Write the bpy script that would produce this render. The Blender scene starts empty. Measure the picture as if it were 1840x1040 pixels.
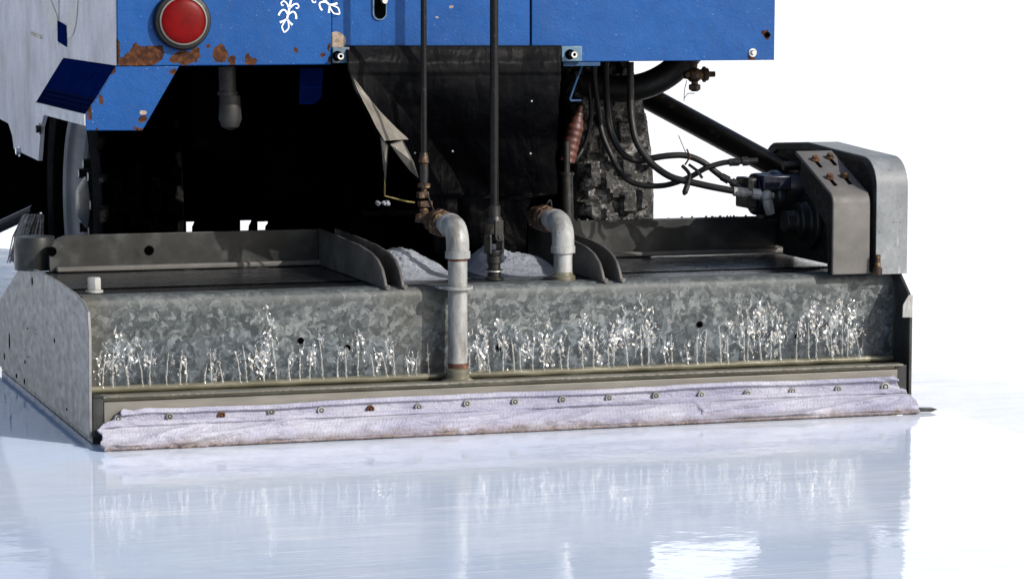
import bpy, bmesh, math, random
from mathutils import Vector, Matrix, noise
random.seed(7)
R = math.radians
sc = bpy.context.scene
col = sc.collection

# ------------------------------------------------------------------ camera model (metres; x right along the machine's tail, y forward, z up)
YAW, PITCH, FPX = R(17.6), R(5.73), 5580.0
CAM = Vector((-1.22961133, -7.14207719, 1.08777097))
DIR = Vector((math.sin(YAW)*math.cos(PITCH), math.cos(YAW)*math.cos(PITCH), -math.sin(PITCH)))
RT = Vector((math.cos(YAW), -math.sin(YAW), 0)); UP = RT.cross(DIR)
def P(px, py, **k):
    """point of the photograph on a real plane x=, y= or z= of the machine"""
    v = DIR*FPX + RT*(px-920) - UP*(py-520)
    a, val = list(k.items())[0]; i = 'xyz'.index(a)
    return CAM + v*((val-CAM[i])/v[i])

# ------------------------------------------------------------------ object helpers
WORLD = {}
ROOT = Vector((1.03, 1.6, 0))
def tag(o, label=None, cat=None, group=None, kind=None):
    if label: o['label'] = label
    if cat: o['category'] = cat
    if group: o['group'] = group
    if kind: o['kind'] = kind
    return o
def obj(name, bm, mat, parent=None, origin=None, smooth=False, bevel=0, seg=2, mats=None, angle=35):
    me = bpy.data.meshes.new(name)
    bmesh.ops.recalc_face_normals(bm, faces=bm.faces)
    bm.to_mesh(me); bm.free()
    for m in (mats or [mat]): me.materials.append(m)
    o = bpy.data.objects.new(name, me); col.objects.link(o)
    w = Vector(origin) if origin is not None else Vector((0, 0, 0))
    WORLD[o.name] = w
    if parent:
        o.parent = parent; o.location = w - WORLD[parent.name]
    else: o.location = w
    if smooth:
        for p in me.polygons: p.use_smooth = True
        if angle < 180:
            try:
                me.set_sharp_from_angle(angle=R(angle))
            except Exception: pass
    if bevel:
        b = o.modifiers.new('bevel', 'BEVEL'); b.width = bevel; b.segments = seg; b.limit_method = 'ANGLE'; b.angle_limit = R(40)
        for p in me.polygons: p.use_smooth = True
        try: me.set_sharp_from_angle(angle=R(35))
        except Exception: pass
        b.harden_normals = False
    return o
def box(bm, x0, x1, y0, y1, z0, z1):
    v = [bm.verts.new((x, y, z)) for x in (x0, x1) for y in (y0, y1) for z in (z0, z1)]
    for f in ((0,1,3,2),(4,6,7,5),(0,4,5,1),(2,3,7,6),(0,2,6,4),(1,5,7,3)): bm.faces.new([v[i] for i in f])
def prism(bm, pts, off):
    """closed polygon of 3-D points pushed out along off"""
    off = Vector(off)
    a = [bm.verts.new(p) for p in pts]; b = [bm.verts.new(Vector(p)+off) for p in pts]
    n = len(a)
    bm.faces.new(a); bm.faces.new(b[::-1])
    for i in range(n): bm.faces.new((a[i], a[(i+1) % n], b[(i+1) % n], b[i]))
def frame(t):
    t = t.normalized(); h = Vector((0, 0, 1)) if abs(t.z) < .9 else Vector((1, 0, 0))
    a = t.cross(h).normalized(); return a, t.cross(a).normalized()
def tube(bm, pts, r, seg=12, caps=True, wob=0):
    pts = [Vector(p) for p in pts]; n = len(pts)
    rr = r if isinstance(r, (list, tuple)) else [r]*n
    rings = []; a = None
    for i, p in enumerate(pts):
        t = (pts[min(i+1, n-1)]-pts[max(i-1, 0)])
        if t.length < 1e-9: t = Vector((0, 0, 1))
        t.normalize()
        if a is None: a, b = frame(t)
        else:
            a = (a - t*a.dot(t)).normalized(); b = t.cross(a)
        rings.append([bm.verts.new(p + (a*math.cos(2*math.pi*k/seg)+b*math.sin(2*math.pi*k/seg))*rr[i]*(1+wob*(random.random()-.5))) for k in range(seg)])
    for i in range(n-1):
        for k in range(seg):
            bm.faces.new((rings[i][k], rings[i][(k+1) % seg], rings[i+1][(k+1) % seg], rings[i+1][k]))
    if caps:
        bm.faces.new(rings[0][::-1]); bm.faces.new(rings[-1])
def cyl(bm, p0, p1, r0, r1=None, seg=24): tube(bm, [p0, p1], [r0, r0 if r1 is None else r1], seg)
def stack(bm, p0, d, prof, seg=24):
    """lathe: prof = [(distance along d, radius)]"""
    d = Vector(d).normalized(); p0 = Vector(p0)
    a, b = frame(d); rings = []
    for t, r in prof:
        rings.append([bm.verts.new(p0+d*t+(a*math.cos(2*math.pi*k/seg)+b*math.sin(2*math.pi*k/seg))*max(r, 1e-4)) for k in range(seg)])
    for i in range(len(rings)-1):
        for k in range(seg): bm.faces.new((rings[i][k], rings[i][(k+1) % seg], rings[i+1][(k+1) % seg], rings[i+1][k]))
    bm.faces.new(rings[0][::-1]); bm.faces.new(rings[-1])
def smooth_path(pts, n=8):
    pts = [Vector(p) for p in pts]; out = []
    q = [pts[0]*2-pts[1]]+pts+[pts[-1]*2-pts[-2]]
    for i in range(1, len(q)-2):
        for k in range(n):
            t = k/n; a, b, c, d = q[i-1], q[i], q[i+1], q[i+2]
            out.append(.5*((2*b)+(c-a)*t+(2*a-5*b+4*c-d)*t*t+(3*b-a-3*c+d)*t**3))
    out.append(pts[-1]); return out
def sheet(bm, fn, nu, nv, thick=0):
    g = [[bm.verts.new(fn(i/nu, j/nv)) for j in range(nv+1)] for i in range(nu+1)]
    for i in range(nu):
        for j in range(nv): bm.faces.new((g[i][j], g[i+1][j], g[i+1][j+1], g[i][j+1]))
    return g
def ribbon(bm, pts, w, nrm, w1=None):
    """flat painted stroke lying on a surface with normal nrm; w may be a list"""
    nrm = Vector(nrm); n = len(pts); L = []; Rr = []
    ww = w if isinstance(w, list) else [w]*n
    for i, p in enumerate(pts):
        t = (pts[min(i+1, n-1)]-pts[max(i-1, 0)]).normalized(); s = t.cross(nrm).normalized()
        L.append(bm.verts.new(p+s*ww[i]/2)); Rr.append(bm.verts.new(p-s*ww[i]/2))
    for i in range(n-1): bm.faces.new((L[i], L[i+1], Rr[i+1], Rr[i]))
def lerp(tab, x):
    for (a, b), (c, d) in zip(tab, tab[1:]):
        if x <= c: return b+(d-b)*(x-a)/(c-a) if c > a else d
    return tab[-1][1]
def fbm(p, s=1.0, o=4): return noise.fractal(Vector(p)*s, 1.0, 2.0, o)

# ------------------------------------------------------------------ material helpers
class NT:
    def __init__(s, name):
        s.m = bpy.data.materials.new(name); s.m.use_nodes = True; s.t = s.m.node_tree
        for n in list(s.t.nodes): s.t.nodes.remove(n)
        s.out = s.n('ShaderNodeOutputMaterial'); s.b = s.n('ShaderNodeBsdfPrincipled')
        s.l(s.b.outputs[0], s.out.inputs[0]); s.co = s.n('ShaderNodeTexCoord').outputs['Object']
    def n(s, ty, **k):
        x = s.t.nodes.new(ty)
        for a, b in k.items(): setattr(x, a, b)
        return x
    def l(s, a, b): s.t.links.new(a, b)
    def set(s, **k):
        for a, v in k.items():
            i = s.b.inputs[a.replace('_', ' ')]
            if hasattr(v, 'links'): s.l(v, i)
            else: i.default_value = (*v, 1) if isinstance(v, tuple) and len(v) == 3 else v
    def map(s, scale=(1, 1, 1), rot=(0, 0, 0), loc=(0, 0, 0), co=None):
        m = s.n('ShaderNodeMapping'); m.inputs['Scale'].default_value = scale; m.inputs['Rotation'].default_value = rot; m.inputs['Location'].default_value = loc
        s.l(co or s.co, m.inputs['Vector']); return m.outputs[0]
    def noise(s, scale, detail=4, rough=.55, co=None, dist=0, out='Fac'):
        x = s.n('ShaderNodeTexNoise'); x.inputs['Scale'].default_value = scale; x.inputs['Detail'].default_value = detail
        x.inputs['Roughness'].default_value = rough; x.inputs['Distortion'].default_value = dist
        s.l(co or s.co, x.inputs['Vector']); return x.outputs[out]
    def ramp(s, fac, stops, interp='LINEAR'):
        x = s.n('ShaderNodeValToRGB'); r = x.color_ramp; r.interpolation = interp
        while len(r.elements) < len(stops): r.elements.new(.5)
        for e, (p, c) in zip(r.elements, stops):
            e.position = p; e.color = (*c, 1) if isinstance(c, tuple) else (c, c, c, 1)
        s.l(fac, x.inputs[0]); return x.outputs[0]
    def math(s, op, a, b=None, c=None, clamp=False):
        x = s.n('ShaderNodeMath', operation=op); x.use_clamp = clamp
        for i, v in enumerate((a, b, c)):
            if v is None: continue
            if hasattr(v, 'links'): s.l(v, x.inputs[i])
            else: x.inputs[i].default_value = v
        return x.outputs[0]
    def mix(s, fac, a, b, blend='MIX'):
        x = s.n('ShaderNodeMix', data_type='RGBA', blend_type=blend)
        for i, v in ((0, fac), (6, a), (7, b)):
            if hasattr(v, 'links'): s.l(v, x.inputs[i])
            else: x.inputs[i].default_value = (*v, 1) if isinstance(v, tuple) else v
        return x.outputs[2]
    def bump(s, h, strength=.3, dist=.01, normal=None):
        x = s.n('ShaderNodeBump'); x.inputs['Strength'].default_value = strength; x.inputs['Distance'].default_value = dist
        s.l(h, x.inputs['Height'])
        if normal: s.l(normal, x.inputs['Normal'])
        s.l(x.outputs[0], s.b.inputs['Normal']); return x.outputs[0]
    def xyz(s, co=None):
        x = s.n('ShaderNodeSeparateXYZ'); s.l(co or s.co, x.inputs[0]); return x.outputs

def plain(name, stops, scale=20, rough=(.4, .6), metal=0., bump=0., bdist=.002, spec=.5, stretch=(1, 1, 1), detail=5):
    t = NT(name); co = t.map(scale=stretch)
    f = t.noise(scale, detail, .6, co)
    t.set(Base_Color=t.ramp(f, stops), Metallic=metal)
    t.set(Roughness=t.ramp(t.noise(scale*2.3, 3, .6, co), [(.3, rough[0]), (.7, rough[1])]))
    t.b.inputs['Specular IOR Level'].default_value = spec
    if bump: t.bump(t.noise(scale*3, 5, .6, co), bump, bdist)
    return t.m

def blob_mask(t, blobs, ax=('X', 'Z'), wob=.035, wscale=40):
    """union of noisy ellipses (cx, cz, rx, rz) in object space -> value, >0 inside"""
    n = t.n('ShaderNodeTexNoise'); n.inputs['Scale'].default_value = wscale; n.inputs['Detail'].default_value = 6; n.inputs['Roughness'].default_value = .65
    t.l(t.co, n.inputs['Vector'])
    sub = t.n('ShaderNodeVectorMath', operation='SUBTRACT'); t.l(n.outputs['Color'], sub.inputs[0]); sub.inputs[1].default_value = (.5, .5, .5)
    sca = t.n('ShaderNodeVectorMath', operation='SCALE'); t.l(sub.outputs[0], sca.inputs[0]); sca.inputs['Scale'].default_value = wob
    add = t.n('ShaderNodeVectorMath', operation='ADD'); t.l(t.co, add.inputs[0]); t.l(sca.outputs[0], add.inputs[1])
    o = t.xyz(add.outputs[0]); u, v = o[ax[0]], o[ax[1]]
    best = None
    for cx, cz, rx, rz in blobs:
        a = t.math('MULTIPLY', t.math('SUBTRACT', u, cx), 1/rx); b = t.math('MULTIPLY', t.math('SUBTRACT', v, cz), 1/rz)
        d = t.math('SUBTRACT', 1.0, t.math('ADD', t.math('MULTIPLY', a, a), t.math('MULTIPLY', b, b)))
        best = d if best is None else t.math('MAXIMUM', best, d)
    return best

YB = .45            # rear plane of the body
def px_blob(px, py, rx, ry, y=YB):
    c = P(px, py, y=y); return (c.x, c.z, rx*.00143, ry*.00139)

def blue_paint(name, rust=[], bare=[], seed=0.):
    t = NT(name); co = t.map(loc=(seed, seed, seed))
    base = t.ramp(t.noise(3.0, 5, .6, co), [(.3, (.003, .048, .185)), (.55, (.0045, .058, .215)), (.75, (.007, .070, .24))])
    fine = t.ramp(t.noise(40, 4, .6, co), [(.35, .93), (.65, 1.05)])
    base = t.mix(1.0, base, fine, 'MULTIPLY')
    grime = t.ramp(t.noise(9, 6, .7, t.map(scale=(3, 3, .5), loc=(seed, 0, 0))), [(.5, 0.), (.8, .45)])
    base = t.mix(grime, base, (.012, .050, .15))
    sp = t.ramp(t.noise(210, 2, .5, co), [(.735, 0.), (.77, 1.)])
    base = t.mix(t.math('MULTIPLY', sp, .6), base, (.32, .42, .6))
    chips = t.ramp(t.noise(45, 3, .6, co), [(.775, 0.), (.785, 1.)])
    base = t.mix(chips, base, (.13, .10, .07))
    ht = t.noise(140, 3, .6, co)
    rough = t.ramp(t.noise(25, 4, .6, co), [(.3, .32), (.7, .52)])
    if rust:
        m = blob_mask(t, rust); mm = t.ramp(m, [(.0, 0.), (.04, 1.)])
        edge = t.ramp(m, [(-.0, 0.), (.01, 1.), (.10, 1.), (.16, 0.)])
        rc = t.ramp(t.noise(75, 6, .7, co), [(.25, (.008, .005, .004)), (.45, (.028, .010, .005)), (.58, (.07, .024, .008)), (.72, (.13, .052, .02)), (.85, (.2, .12, .07))])
        base = t.mix(mm, base, rc); base = t.mix(t.math('MULTIPLY', edge, .55), base, (.02, .012, .012))
        ht = t.math('ADD', t.math('MULTIPLY', mm, -1.5), t.math('ADD', ht, t.math('MULTIPLY', t.noise(90, 6, .7, co), mm)))
        rough = t.mix(mm, rough, (.85, .85, .85))
    if bare:
        m2 = t.ramp(blob_mask(t, bare, wob=.012, wscale=70), [(.0, 0.), (.05, 1.)])
        base = t.mix(m2, base, t.ramp(t.noise(60, 5, .6, co), [(.35, (.16, .12, .09)), (.65, (.33, .28, .22))]))
    t.set(Base_Color=base, Roughness=rough); t.b.inputs['Specular IOR Level'].default_value = .2
    ht = t.math('ADD', ht, t.math('MULTIPLY', t.noise(7, 3, .5, co), 6.))
    t.bump(ht, .35, .0022, None)
    return t.m

M = {}
M['black'] = plain('black_void', [(.3, .0006), (.7, .0014)], 12, (.8, .95), spec=.0)  # near-black that paints in the shade under the body, in holes and slots
M['rubber'] = plain('rubber', [(.3, .004), (.7, .010)], 30, (.35, .6), bump=.15, spec=.3)
M['blackpaint'] = plain('black_paint', [(.3, .0018), (.62, .004), (.80, .04)], 45, (.3, .5), bump=.2, spec=.22)
M['grimy_black'] = plain('grimy_black_metal', [(.3, .004), (.6, .012), (.8, .06)], 40, (.25, .6), bump=.4, spec=.4)
M['steel'] = plain('dull_steel', [(.25, (.075, .072, .07)), (.5, (.10, .097, .094)), (.75, (.13, .126, .122))], 14, (.5, .68), .1, .12, spec=.3)
M['dark_steel'] = plain('dark_wet_steel', [(.25, (.010, .011, .011)), (.5, (.022, .024, .025)), (.75, (.065, .069, .07))], 12, (.28, .55), .1, .2, spec=.35)
def make_guard():
    t = NT('guard_plate'); f = t.math('ADD', t.math('MULTIPLY', t.noise(9, 8, .7, t.map(scale=(1, 1, .6))), .7), t.math('MULTIPLY', t.noise(70, 4, .7, dist=.6), .3))
    c = t.ramp(f, [(.32, (.085, .095, .105)), (.45, (.135, .148, .158)), (.56, (.175, .19, .20)), (.7, (.27, .285, .295))])
    sc = t.ramp(t.noise(1., 3, .6, t.map(scale=(60, 60, 7), rot=(0, R(25), 0))), [(.66, 0.), (.72, .6)]); c = t.mix(sc, c, (.32, .33, .34))
    sp = t.ramp(t.noise(120, 3, .6), [(.66, 0.), (.70, .7)]); c = t.mix(sp, c, (.05, .05, .05))
    t.set(Base_Color=c, Roughness=t.ramp(f, [(.3, .4), (.7, .62)])); t.b.inputs['Specular IOR Level'].default_value = .35; t.bump(t.noise(90, 5, .7), .2, .002); return t.m
M['guard'] = make_guard()
M['gusset'] = plain('gusset_plate', [(.3, (.04, .037, .033)), (.5, (.075, .071, .065)), (.7, (.12, .115, .108))], 12, (.4, .6), .1, .1, detail=8)
M['plate'] = plain('worn_plate', [(.3, (.12, .12, .12)), (.5, (.18, .18, .183)), (.7, (.24, .24, .24))], 9, (.4, .6), .2, .1, stretch=(1, 1, 2.2), detail=8)
M['bar'] = plain('squeegee_bar', [(.25, (.10, .097, .085)), (.55, (.155, .15, .134)), (.8, (.22, .21, .19))], 10, (.4, .62), .15, .1, stretch=(.5, 1, 3))
def make_zinc():
    t = NT('zinc_pipe'); f = t.noise(24, 6, .65, t.map(scale=(1, 1, .35)))
    c = t.ramp(f, [(.28, (.09, .09, .085)), (.48, (.22, .226, .222)), (.7, (.36, .37, .37))])
    st = t.ramp(t.noise(38, 5, .7, t.map(scale=(1, 1, .22), loc=(4, 2, 1))), [(.52, 0.), (.72, .85)])
    c = t.mix(st, c, (.085, .06, .036))
    sp = t.ramp(t.noise(150, 3, .6), [(.68, 0.), (.72, .8)]); c = t.mix(sp, c, (.05, .04, .03))
    t.set(Base_Color=c, Roughness=t.ramp(f, [(.3, .6), (.7, .42)]), Metallic=.1); t.bump(t.noise(90, 5, .7), .25, .002); return t.m
M['zinc'] = make_zinc()
M['chrome'] = plain('bolt_steel', [(.3, .45), (.7, .68)], 60, (.22, .4), .8)
M['brass'] = plain('rusty_brass', [(.3, (.008, .005, .004)), (.48, (.025, .012, .007)), (.6, (.09, .048, .018)), (.72, (.26, .19, .09))], 75, (.35, .7), .3, .4)
M['rust'] = plain('rust', [(.25, (.02, .008, .005)), (.5, (.07, .026, .011)), (.75, (.17, .075, .035))], 60, (.7, .9), 0, .6)
M['redboot'] = plain('red_rubber', [(.3, (.03, .008, .007)), (.7, (.10, .03, .022))], 30, (.4, .6), 0, .2)
M['bluemotor'] = plain('blue_motor', [(.3, (.001, .002, .008)), (.7, (.002, .005, .022))], 30, (.3, .5), 0, .2)
M['ltblue'] = plain('pale_blue_metal', [(.3, (.07, .05, .035)), (.44, (.055, .12, .18)), (.7, (.10, .19, .27))], 40, (.4, .6), 0, .2)
M['midblue'] = plain('mid_blue', [(.3, (.010, .03, .08)), (.7, (.025, .07, .15))], 30, (.5, .7), spec=.2)
M['white'] = plain('white_decal', [(.35, (.66, .70, .76)), (.7, (.82, .85, .88))], 50, (.4, .6))
M['cream'] = plain('cream_lettering', [(.3, (.42, .40, .36)), (.7, (.56, .54, .50))], 30, (.45, .6))
def make_vinyl():
    t = NT('black_vinyl'); f = t.noise(14, 5, .6)
    up = t.ramp(t.math('ADD', t.xyz()['Z'], t.math('MULTIPLY', t.noise(6, 3), .06)), [(.72, (.0005, .0006, .0011)), (.80, (.0020, .0022, .0028)), (.87, (.0070, .0073, .0080))])  # blacker below the top strip: shade of the inward fall painted in
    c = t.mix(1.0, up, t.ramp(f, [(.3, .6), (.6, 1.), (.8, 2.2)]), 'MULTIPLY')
    t.set(Base_Color=c, Roughness=.42); t.b.inputs['Specular IOR Level'].default_value = .035; t.bump(t.math('ADD', t.noise(40, 4), t.math('MULTIPLY', t.noise(9, 3, .5, t.map(scale=(1.4, 1, .8)), .25), 9.)), .6, .004); return t.m
M['vinyl'] = make_vinyl()
M['vinyl_sunlit'] = plain('sunlit_vinyl_flap', [(.3, (.09, .083, .07)), (.6, (.15, .14, .12)), (.8, (.21, .2, .175))], 18, (.45, .65), 0, .2)  # pale copy of the vinyl, sunlight on the flap put into the colour
M['snow'] = plain('snow', [(.3, (.15, .165, .20)), (.7, (.27, .29, .33))], 40, (.6, .8), 0, .8, .006)  # greyed so the colour carries the shade the heaps lie in
M['bristle'] = plain('bristles', [(.3, (.12, .10, .09)), (.7, (.42, .38, .34))], 90, (.6, .8))
M['yellow'] = plain('yellow_strip', [(.3, (.06, .045, .008)), (.7, (.20, .16, .03))], 60, (.5, .7))

RUST = [px_blob(*b) for b in ((257, 101, 34, 19), (235, 112, 26, 9), (205, 90, 13, 24), (247, 88, 9, 10), (280, 96, 16, 14), (330, 105, 25, 13), (351, 95, 8, 9), (396, 98, 14, 18), (372, 83, 3, 4), (417, 109, 8, 9), (450, 110, 12, 8), (444, 102, 5, 6), (530, 91, 4, 4), (580, 100, 6, 5), (594, 108, 4, 8), (593, 85, 3, 6))]
M['blue_left'] = blue_paint('blue_paint_rusty', RUST)
M['blue_mid'] = blue_paint('blue_paint_mid', [px_blob(609, 76, 7, 6)], [px_blob(606, 74, 17, 17), px_blob(812, 13, 4, 3), px_blob(787, 32, 3, 2)], 3.1)
M['blue_right'] = blue_paint('blue_paint_right', [px_blob(1352, 105, 8, 7), px_blob(1379, 63, 8, 8)], [], 6.7)
M['blue_step'] = blue_paint('blue_paint_step', [px_blob(*b) for b in ((312, 130, 5, 6), (258, 215, 8, 5), (250, 233, 10, 3), (192, 125, 16, 8), (160, 200, 5, 16), (175, 232, 3, 3), (182, 180, 4, 10))], [px_blob(257, 203, 6, 4)], 9.2)
M['blue_dark'] = plain('dark_shaded_blue', [(.3, (.001, .006, .05)), (.7, (.002, .011, .078))], 20, (.8, .9), spec=.0)  # darker blue; paints shade on the step back, also colours other blue parts

def make_white_side():
    t = NT('grimy_white_side')
    f = t.noise(5, 7, .65, t.map(scale=(1, 1, .8)))
    c = t.ramp(f, [(.28, (.33, .30, .31)), (.45, (.55, .51, .52)), (.6, (.68, .63, .64)), (.75, (.80, .75, .74))])
    st = t.ramp(t.noise(16, 5, .7, t.map(scale=(1, .8, .5))), [(.5, 0.), (.8, .4)])
    c = t.mix(st, c, (.22, .19, .17))
    sp = t.ramp(t.noise(110, 3, .6), [(.64, 0.), (.69, 1.)])
    c = t.mix(t.math('MULTIPLY', sp, .75), c, (.10, .085, .08))
    t.set(Base_Color=c, Roughness=.55); t.bump(t.noise(90, 4), .12, .002)
    return t.m
M['side'] = make_white_side()

def make_galv():
    t = NT('galvanized_spangle')
    wob = t.noise(34, 2, .5, out='Color')
    sub = t.n('ShaderNodeVectorMath', operation='SUBTRACT'); t.l(wob, sub.inputs[0]); sub.inputs[1].default_value = (.5, .5, .5)
    sca = t.n('ShaderNodeVectorMath', operation='SCALE'); t.l(sub.outputs[0], sca.inputs[0]); sca.inputs['Scale'].default_value = .05
    add = t.n('ShaderNodeVectorMath', operation='ADD'); t.l(t.co, add.inputs[0]); t.l(sca.outputs[0], add.inputs[1])
    facs = []
    for s in (48, 110):
        v = t.n('ShaderNodeTexVoronoi'); v.inputs['Scale'].default_value = s; t.l(add.outputs[0], v.inputs['Vector'])
        sep = t.n('ShaderNodeSeparateColor'); t.l(v.outputs['Color'], sep.inputs[0]); facs.append(sep.outputs[0])
    f = t.math('ADD', t.math('MULTIPLY', facs[0], .55), t.math('MULTIPLY', facs[1], .45))
    f = t.math('ADD', f, t.math('MULTIPLY', t.math('SUBTRACT', t.noise(2.2, 4, .6), .5), .55))
    c = t.ramp(f, [(.15, (.030, .037, .043)), (.38, (.048, .058, .065)), (.52, (.069, .081, .089)), (.66, (.098, .113, .122)), (.85, (.16, .178, .19))])
    z = t.xyz()['Z']; x = t.xyz()['X']
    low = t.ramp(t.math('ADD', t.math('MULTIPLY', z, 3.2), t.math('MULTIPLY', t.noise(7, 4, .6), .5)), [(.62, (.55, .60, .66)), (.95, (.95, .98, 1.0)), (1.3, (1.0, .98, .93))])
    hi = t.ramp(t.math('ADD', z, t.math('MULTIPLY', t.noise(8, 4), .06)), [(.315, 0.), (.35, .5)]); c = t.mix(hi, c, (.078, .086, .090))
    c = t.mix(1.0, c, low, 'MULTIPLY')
    drip = t.ramp(t.noise(30, 4, .6, t.map(scale=(1, 1, .07))), [(.5, 0.), (.7, .55)])
    c = t.mix(t.math('MULTIPLY', drip, t.ramp(z, [(.10, 1.), (.30, .25)])), c, (.03, .036, .042))
    dx = t.math('ABSOLUTE', t.math('SUBTRACT', t.math('ADD', x, t.math('MULTIPLY', t.noise(9, 4, .6), .10)), .90))
    stain = t.ramp(dx, [(.0, .75), (.14, 0.)])
    c = t.mix(t.math('MULTIPLY', stain, t.ramp(t.noise(18, 5, .65), [(.3, .2), (.7, 1.)])), c, (.055, .047, .033))
    dx2 = t.ramp(x, [(.0, .8), (.09, 0.)]); c = t.mix(dx2, c, (.06, .055, .04))
    t.set(Base_Color=c, Metallic=.12, Roughness=t.math('ADD', t.ramp(facs[1], [(0., .30), (1., .52)]), t.math('MULTIPLY', hi, .35)))
    t.b.inputs['Specular IOR Level'].default_value = .35
    t.bump(t.math('ADD', t.noise(60, 4), t.math('MULTIPLY', facs[0], .3)), .12, .003)
    return t.m
M['galv'] = make_galv()

def make_top():
    t = NT('wet_frosted_top')
    f = t.noise(7, 7, .68, t.map(scale=(.5, 1.6, 1)))
    c = t.ramp(f, [(.3, (.003, .0035, .004)), (.5, (.008, .009, .011)), (.64, (.020, .023, .026)), (.82, (.09, .094, .096))])
    fr = t.ramp(t.noise(150, 3, .7), [(.5, 0.), (.66, .7)]); xr = t.ramp(t.xyz()['X'], [(.62, .1), (.68, 1.)])
    xr = t.ramp(t.math('MULTIPLY', t.xyz()['X'], .5), [(.6, .15), (.68, 1.)])
    c = t.mix(t.math('MULTIPLY', t.math('MULTIPLY', fr, xr), t.ramp(t.noise(3, 4, .6), [(.35, .2), (.55, 1.)])), c, (.32, .35, .38))
    t.set(Base_Color=c, Roughness=t.ramp(f, [(.3, .08), (.7, .38)]), Metallic=.0)
    t.bump(t.noise(120, 5, .65), .35, .003); return t.m
M['top'] = make_top()

def make_ledge():
    t = NT('wet_ledge')
    f = t.noise(11, 6, .65, t.map(scale=(.6, 3, 3)))
    c = t.ramp(f, [(.3, (.06, .058, .04)), (.55, (.13, .125, .09)), (.75, (.26, .255, .21))])
    t.set(Base_Color=c, Roughness=.16, Metallic=.1); t.bump(t.noise(70, 4), .3, .003); return t.m
M['ledge'] = make_ledge()

def make_towel():
    t = NT('towel_cloth')
    c = t.ramp(t.noise(6, 6, .65, t.map(scale=(.8, 2, 2))), [(.28, (.22, .222, .325)), (.5, (.335, .337, .43)), (.72, (.455, .46, .525))])
    z = t.xyz()['Z']
    d = t.math('ADD', z, t.math('MULTIPLY', t.math('SUBTRACT', t.noise(22, 6, .7), .5), .05))
    dirt = t.ramp(d, [(.003, 1.), (.011, .6), (.022, .0)])
    c = t.mix(t.math('MULTIPLY', dirt, .9), c, t.ramp(t.noise(90, 5, .7), [(.3, (.055, .036, .028)), (.6, (.20, .15, .13)), (.8, (.42, .36, .36))]))
    sp = t.ramp(t.noise(70, 3, .6, t.map(scale=(.6, 1, 1.6))), [(.71, 0.), (.75, .8)])
    c = t.mix(t.math('MULTIPLY', sp, t.ramp(z, [(.02, 1.), (.055, .0)])), c, (.09, .06, .05))
    t.set(Base_Color=c, Roughness=.9); t.b.inputs['Specular IOR Level'].default_value = .15
    t.b.inputs['Sheen Weight'].default_value = .25
    w = t.n('ShaderNodeTexWave'); w.inputs['Scale'].default_value = 42; w.inputs['Distortion'].default_value = 6; w.inputs['Detail'].default_value = 3; w.inputs['Detail Scale'].default_value = 2
    t.l(t.map(rot=(0, R(-35), 0)), w.inputs['Vector'])
    h = t.math('ADD', t.math('MULTIPLY', w.outputs['Fac'], .12), t.math('ADD', t.noise(230, 3, .7), t.math('MULTIPLY', t.noise(16, 4, .6, t.map(scale=(.8, 1.5, 2.4), rot=(0, R(18), 0)), .8), 2.6)))
    t.bump(h, .75, .006); return t.m
M['towel'] = make_towel()

def make_tyre(k=1.):
    t = NT('tyre_rubber_slush')
    o = t.xyz(); r2 = t.math('SQRT', t.math('ADD', t.math('MULTIPLY', o['Y'], o['Y']), t.math('MULTIPLY', o['Z'], o['Z'])))
    f = t.noise(30, 8, .72); base = t.ramp(f, [(.3, .010), (.7, .026)])
    base = t.mix(1.0, base, t.ramp(r2, [(.27, .1), (.315, .12), (.335, 1.), (.43, .9), (.445, 1. if k > .5 else .02)]), 'MULTIPLY')  # ring by the rim, and tread on shaded wheels, blackened as painted shade
    slush = t.ramp(t.noise(27, 8, .75, t.map(loc=(3, 1, 7))), [(.45, (0., 0., 0.)), (.53, (.55, .55, .55)), (.60, (1., 1., 1.))])
    tread = t.ramp(r2, [(.425, 0.), (.445, 1.), (.462, .9), (.474, .5)])
    c = t.mix(t.math('MULTIPLY', t.math('MULTIPLY', slush, tread), k), base, t.ramp(t.noise(120, 5, .7), [(.3, (.09, .088, .086)), (.5, (.34, .335, .33)), (.7, (.80, .80, .81))]))
    t.set(Base_Color=c, Roughness=t.ramp(f, [(.3, .35), (.7, .65)])); t.b.inputs['Specular IOR Level'].default_value = .45 if k > .5 else .0
    t.bump(t.math('ADD', f, t.math('MULTIPLY', slush, .8)), .7, .01); return t.m
M['tyre'] = make_tyre(.0); M['tyre_slush'] = make_tyre(1.)
def make_rim():
    t = NT('grey_rim'); o = t.xyz(); r2 = t.math('SQRT', t.math('ADD', t.math('MULTIPLY', o['Y'], o['Y']), t.math('MULTIPLY', o['Z'], o['Z'])))
    c = t.ramp(t.math('MULTIPLY', r2, 3.0), [(.42, .03), (.52, (.12, .115, .11)), (.58, (.22, .21, .2)), (.60, (.50, .48, .46)), (.625, (.46, .44, .42)), (.64, .07), (.69, .10), (.70, (.30, .285, .27)), (.735, (.36, .345, .33)), (.75, .14), (.80, .2)])  # light and dark rings paint the lip highlights and groove shade
    t.set(Base_Color=t.mix(1.0, c, t.ramp(t.noise(12, 5), [(.3, .6), (.7, 1.1)]), 'MULTIPLY'), Roughness=.5); return t.m
M['rim'] = make_rim()
M['sidewall'] = M['tyre']

def make_lens():
    t = NT('red_lens')
    t.set(Base_Color=t.ramp(t.noise(30, 4), [(.3, (.085, .0008, .0012)), (.7, (.14, .0014, .002))]), Roughness=.4)
    v = t.n('ShaderNodeTexVoronoi'); v.inputs['Scale'].default_value = 230; t.l(t.co, v.inputs['Vector'])
    t.bump(v.outputs['Distance'], .10, .001)
    t.b.inputs['Specular IOR Level'].default_value = .1; return t.m
M['lens'] = make_lens()

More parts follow.
